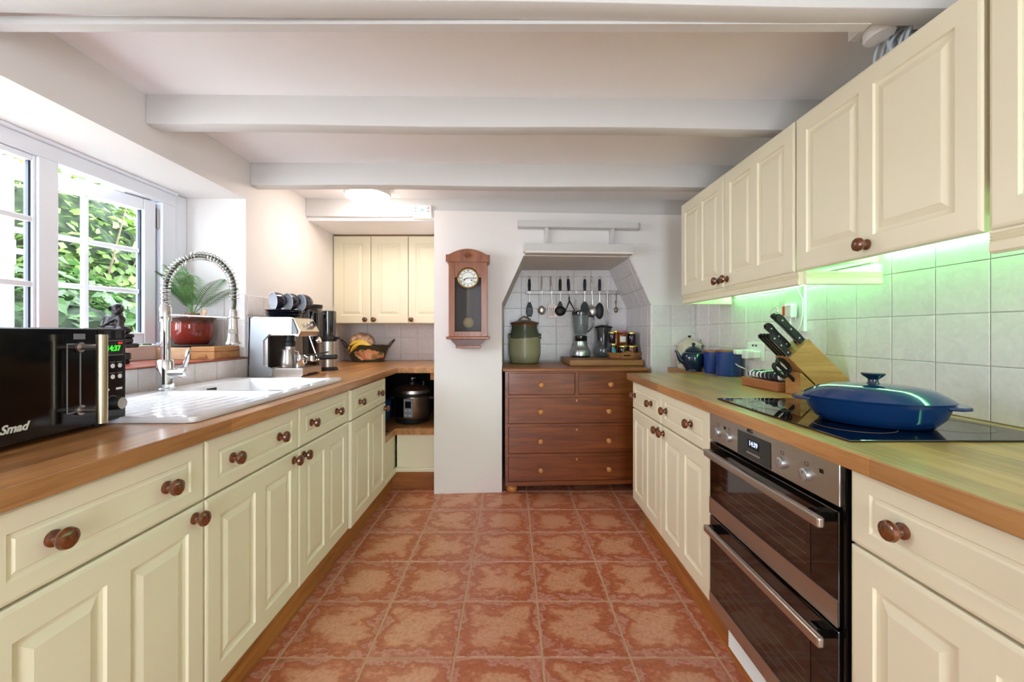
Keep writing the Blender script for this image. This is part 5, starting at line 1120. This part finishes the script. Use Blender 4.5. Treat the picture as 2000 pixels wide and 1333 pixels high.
# ================================================================ CASSEROLE
M['enblue'] = plain('blue_cast_enamel', (10, 50, 100), .08, coat=.5)
cs = thing('casserole', 'blue oval cast iron casserole with lid standing on the hob', 'casserole', (1.005, 1.165, .9005), -38.5)
E = SC(1, .76, 1)
bm = BM(); lathe(bm, [(0, 0), (.115, 0), (.125, .003), (.146, .028), (.158, .062), (.160, .066), (.152, .066), (0, .06)], 64, E); obj('pan', bm, 'enblue', cs, True)
bm = BM(); lathe(bm, [(.150, .066), (.163, .067), (.165, .071), (.158, .076), (.146, .084), (.125, .097), (.085, .105), (.03, .108), (0, .108)], 64, E); ld4 = obj('lid', bm, 'enblue', cs, True)
bm = BM(); lathe(bm, [(.016, .107), (.012, .113), (.012, .120), (.024, .130), (.028, .135), (.026, .138), (0, .139)], 28); obj('knob', bm, 'tealblue', ld4, True)
for s in (-1, 1):
    bm = BM(); prism(bm, [(s*.140, -.055), (s*.168, -.048), (s*.186, -.026), (s*.188, 0), (s*.186, .026), (s*.168, .048), (s*.140, .055)], .009, T(0, 0, .055)); o = obj('handle', bm, 'enblue', cs); bv = o.modifiers.new('round', 'BEVEL'); bv.width = .003; bv.segments = 2

# ================================================================ ON TOP OF THE WALL CABINETS
M['cablegrey'] = plain('grey_blue_cable', (196, 204, 212), .4)
cj = thing('cable_coil', 'coil of grey cable hanging behind the beam above the wall cabinet', 'cable', (1.185, 1.225, 1.998))
for k in range(8):
    bm = BM(); r = .048+.006*(k % 4)
    tube(bm, [(r*cos(a*pi/16)+.006*sin(k*2.1), .012*k-.02+.012*sin(a*pi/8+k), r*1.05*sin(a*pi/16)+.008*cos(k*1.7)) for a in range(32)], .0046, 8, True); obj('loop', bm, 'cablegrey', cj, True)
bm = BM(); tube(bm, [(0, .02, .05), (.005, .022, .09), (0, .02, .138)], .0046, 8); obj('drop', bm, 'cablegrey', cj, True)
wd_ = thing('ceiling_fitting', 'white oval ceiling fitting at the beam beside the cable coil', 'fitting', (1.085, 1.235, 2.018))
bm = BM(); lathe(bm, [(0, 0), (.05, .002), (.056, .012), (.056, .03), (0, .03)], 30, SC(.55, .9, 1)); obj('cover', bm, 'white', wd_, True); obj('backplate', box(BM(), -.045, .04, -.05, .06, .03, .1189), 'beam', wd_)

# ================================================================ GARDEN OUTSIDE THE WINDOW
M['leafdark'] = plain('shaded_inner_leaves', (34, 50, 26), .9, var=.5, scale=14, bmp=.8, bscale=24); M['bounce_ground'] = plain('pale_bounce_ground', (196, 190, 180), .95, var=.3, scale=3); M['twig'] = plain('twig_bark', (96, 82, 66), .9)
def leafmat(name, c):
    m, t = newmat(name); t.b.inputs['Roughness'].default_value = .5; ge = t.node('NewGeometry'); r = ramp(t, [(0, tuple(v*.62 for v in c)), (.5, c), (1, tuple(min(255, v*1.18+8) for v in c))]); t.link(ge, 'Random Per Island', r, 'Fac'); t.link(r, 'Color', t.b, 'Base Color')
    tl = t.node('BsdfTranslucent'); t.link(r, 'Color', tl, 0); mx = t.node('MixShader'); mx.inputs[0].default_value = .35; out = [n for n in t.n if n.type == 'OUTPUT_MATERIAL'][0]; t.link(t.b, 0, mx, 1); t.link(tl, 0, mx, 2); t.link(mx, 0, out, 'Surface'); return m
for nm_, c in (('leaf_a', (82, 110, 40)), ('leaf_b', (58, 88, 42)), ('leaf_c', (42, 66, 36)), ('leaf_d', (94, 118, 48))): M[nm_] = leafmat(nm_, c)
tag(obj('ground_outside', box(BM(), -12, -1.935, -6, 14, -.1, .1), 'bounce_ground'), 'garden ground beyond the kitchen window', 'ground', kind='structure')  # ground made pale to bounce sky light up into the window recess
def shrub(label, c, r, n, mat, ls, seed, twigs=14):
    rnd = random.Random(seed); s = thing('garden_shrub', label, 'shrub', (c[0], c[1], .1), 0, 'shrubs beyond the window'); V = []; F = []
    cz = c[2]-.1
    for k in range(n):
        while True:
            d = Vector((rnd.uniform(-1, 1), rnd.uniform(-1, 1), rnd.uniform(-1, 1)))
            if .05 < d.length < 1: break
        rad = rnd.uniform(.70, 1.0)*(1+.16*sin(d.x*6+seed)+.16*sin(d.z*7+seed*2)); d = d.normalized()*rad; p = Vector((d.x*r[0], d.y*r[1], cz+d.z*r[2]))
        if p.z < 0: continue
        nrm = (d.normalized()+Vector((rnd.uniform(-.8, .8), rnd.uniform(-.8, .8), rnd.uniform(-.3, 1.0)))).normalized(); a = nrm.orthogonal().normalized(); a.rotate(Matrix.Rotation(rnd.uniform(0, 6.28), 3, nrm)); b = nrm.cross(a); L = ls*rnd.uniform(.6, 1.25); w = L*.30
        i = len(V); V += [p, p+a*L*.45+b*w+nrm*L*.08, p+a*L, p+a*L*.45-b*w+nrm*L*.08]; F.append((i, i+1, i+2, i+3))
    me = bpy.data.meshes.new('foliage'); me.from_pydata([tuple(v) for v in V], [], F); me.materials.append(M[mat]); o = link('foliage', me, s); o['kind'] = 'stuff'
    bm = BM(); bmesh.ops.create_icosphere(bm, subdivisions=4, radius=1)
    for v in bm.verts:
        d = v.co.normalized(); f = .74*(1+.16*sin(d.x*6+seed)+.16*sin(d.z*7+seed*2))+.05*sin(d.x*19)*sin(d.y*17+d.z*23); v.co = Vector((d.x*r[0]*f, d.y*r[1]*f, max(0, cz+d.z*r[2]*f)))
    obj('shade_core', bm, 'leafdark', s)  # solid core added to close sky gaps, inner shade put into its colour
    bm = BM()
    for k in range(twigs):
        a = rnd.uniform(0, 6.28); e = Vector((cos(a)*r[0]*rnd.uniform(.3, .95), sin(a)*r[1]*rnd.uniform(.3, .95), cz+r[2]*rnd.uniform(-.3, .95))); b0 = Vector((rnd.uniform(-.15, .15), rnd.uniform(-.15, .15), 0)); md = b0.lerp(e, .5)+Vector((rnd.uniform(-.15, .15), rnd.uniform(-.15, .15), .15)); tube(bm, [b0, md, e], [.016, .010, .004], 5)
    o = obj('branches', bm, 'twig', s)
shrub('bright yellow-green maple shrub filling the open window light', (-3.55, 3.35, 1.35), (.75, .85, 1.0), 5200, 'leaf_a', .085, 1)
shrub('low mid-green broadleaf shrub below the maple', (-3.0, 2.55, .95), (.60, .70, .62), 3600, 'leaf_b', .095, 2)
shrub('dark ivy bank at the foot of the garden', (-3.9, 4.3, .8), (.9, 1.0, .75), 3200, 'leaf_c', .075, 3)
shrub('twiggy dark shrub behind the maple', (-4.4, 3.7, 1.5), (.8, .9, 1.15), 3600, 'leaf_c', .07, 4, 90)
shrub('pale lime shrub seen through the fixed light', (-3.6, 1.75, 1.35), (.7, .65, 1.15), 3800, 'leaf_d', .08, 5, 30)
shrub('tall lime tree top rising above the window head', (-5.2, 3.0, 2.1), (1.2, 1.6, 1.0), 4200, 'leaf_d', .10, 6, 30)
shrub('dark green shrub at the far side of the window', (-3.3, 4.1, 1.1), (.6, .6, .95), 3000, 'leaf_b', .085, 7, 30)
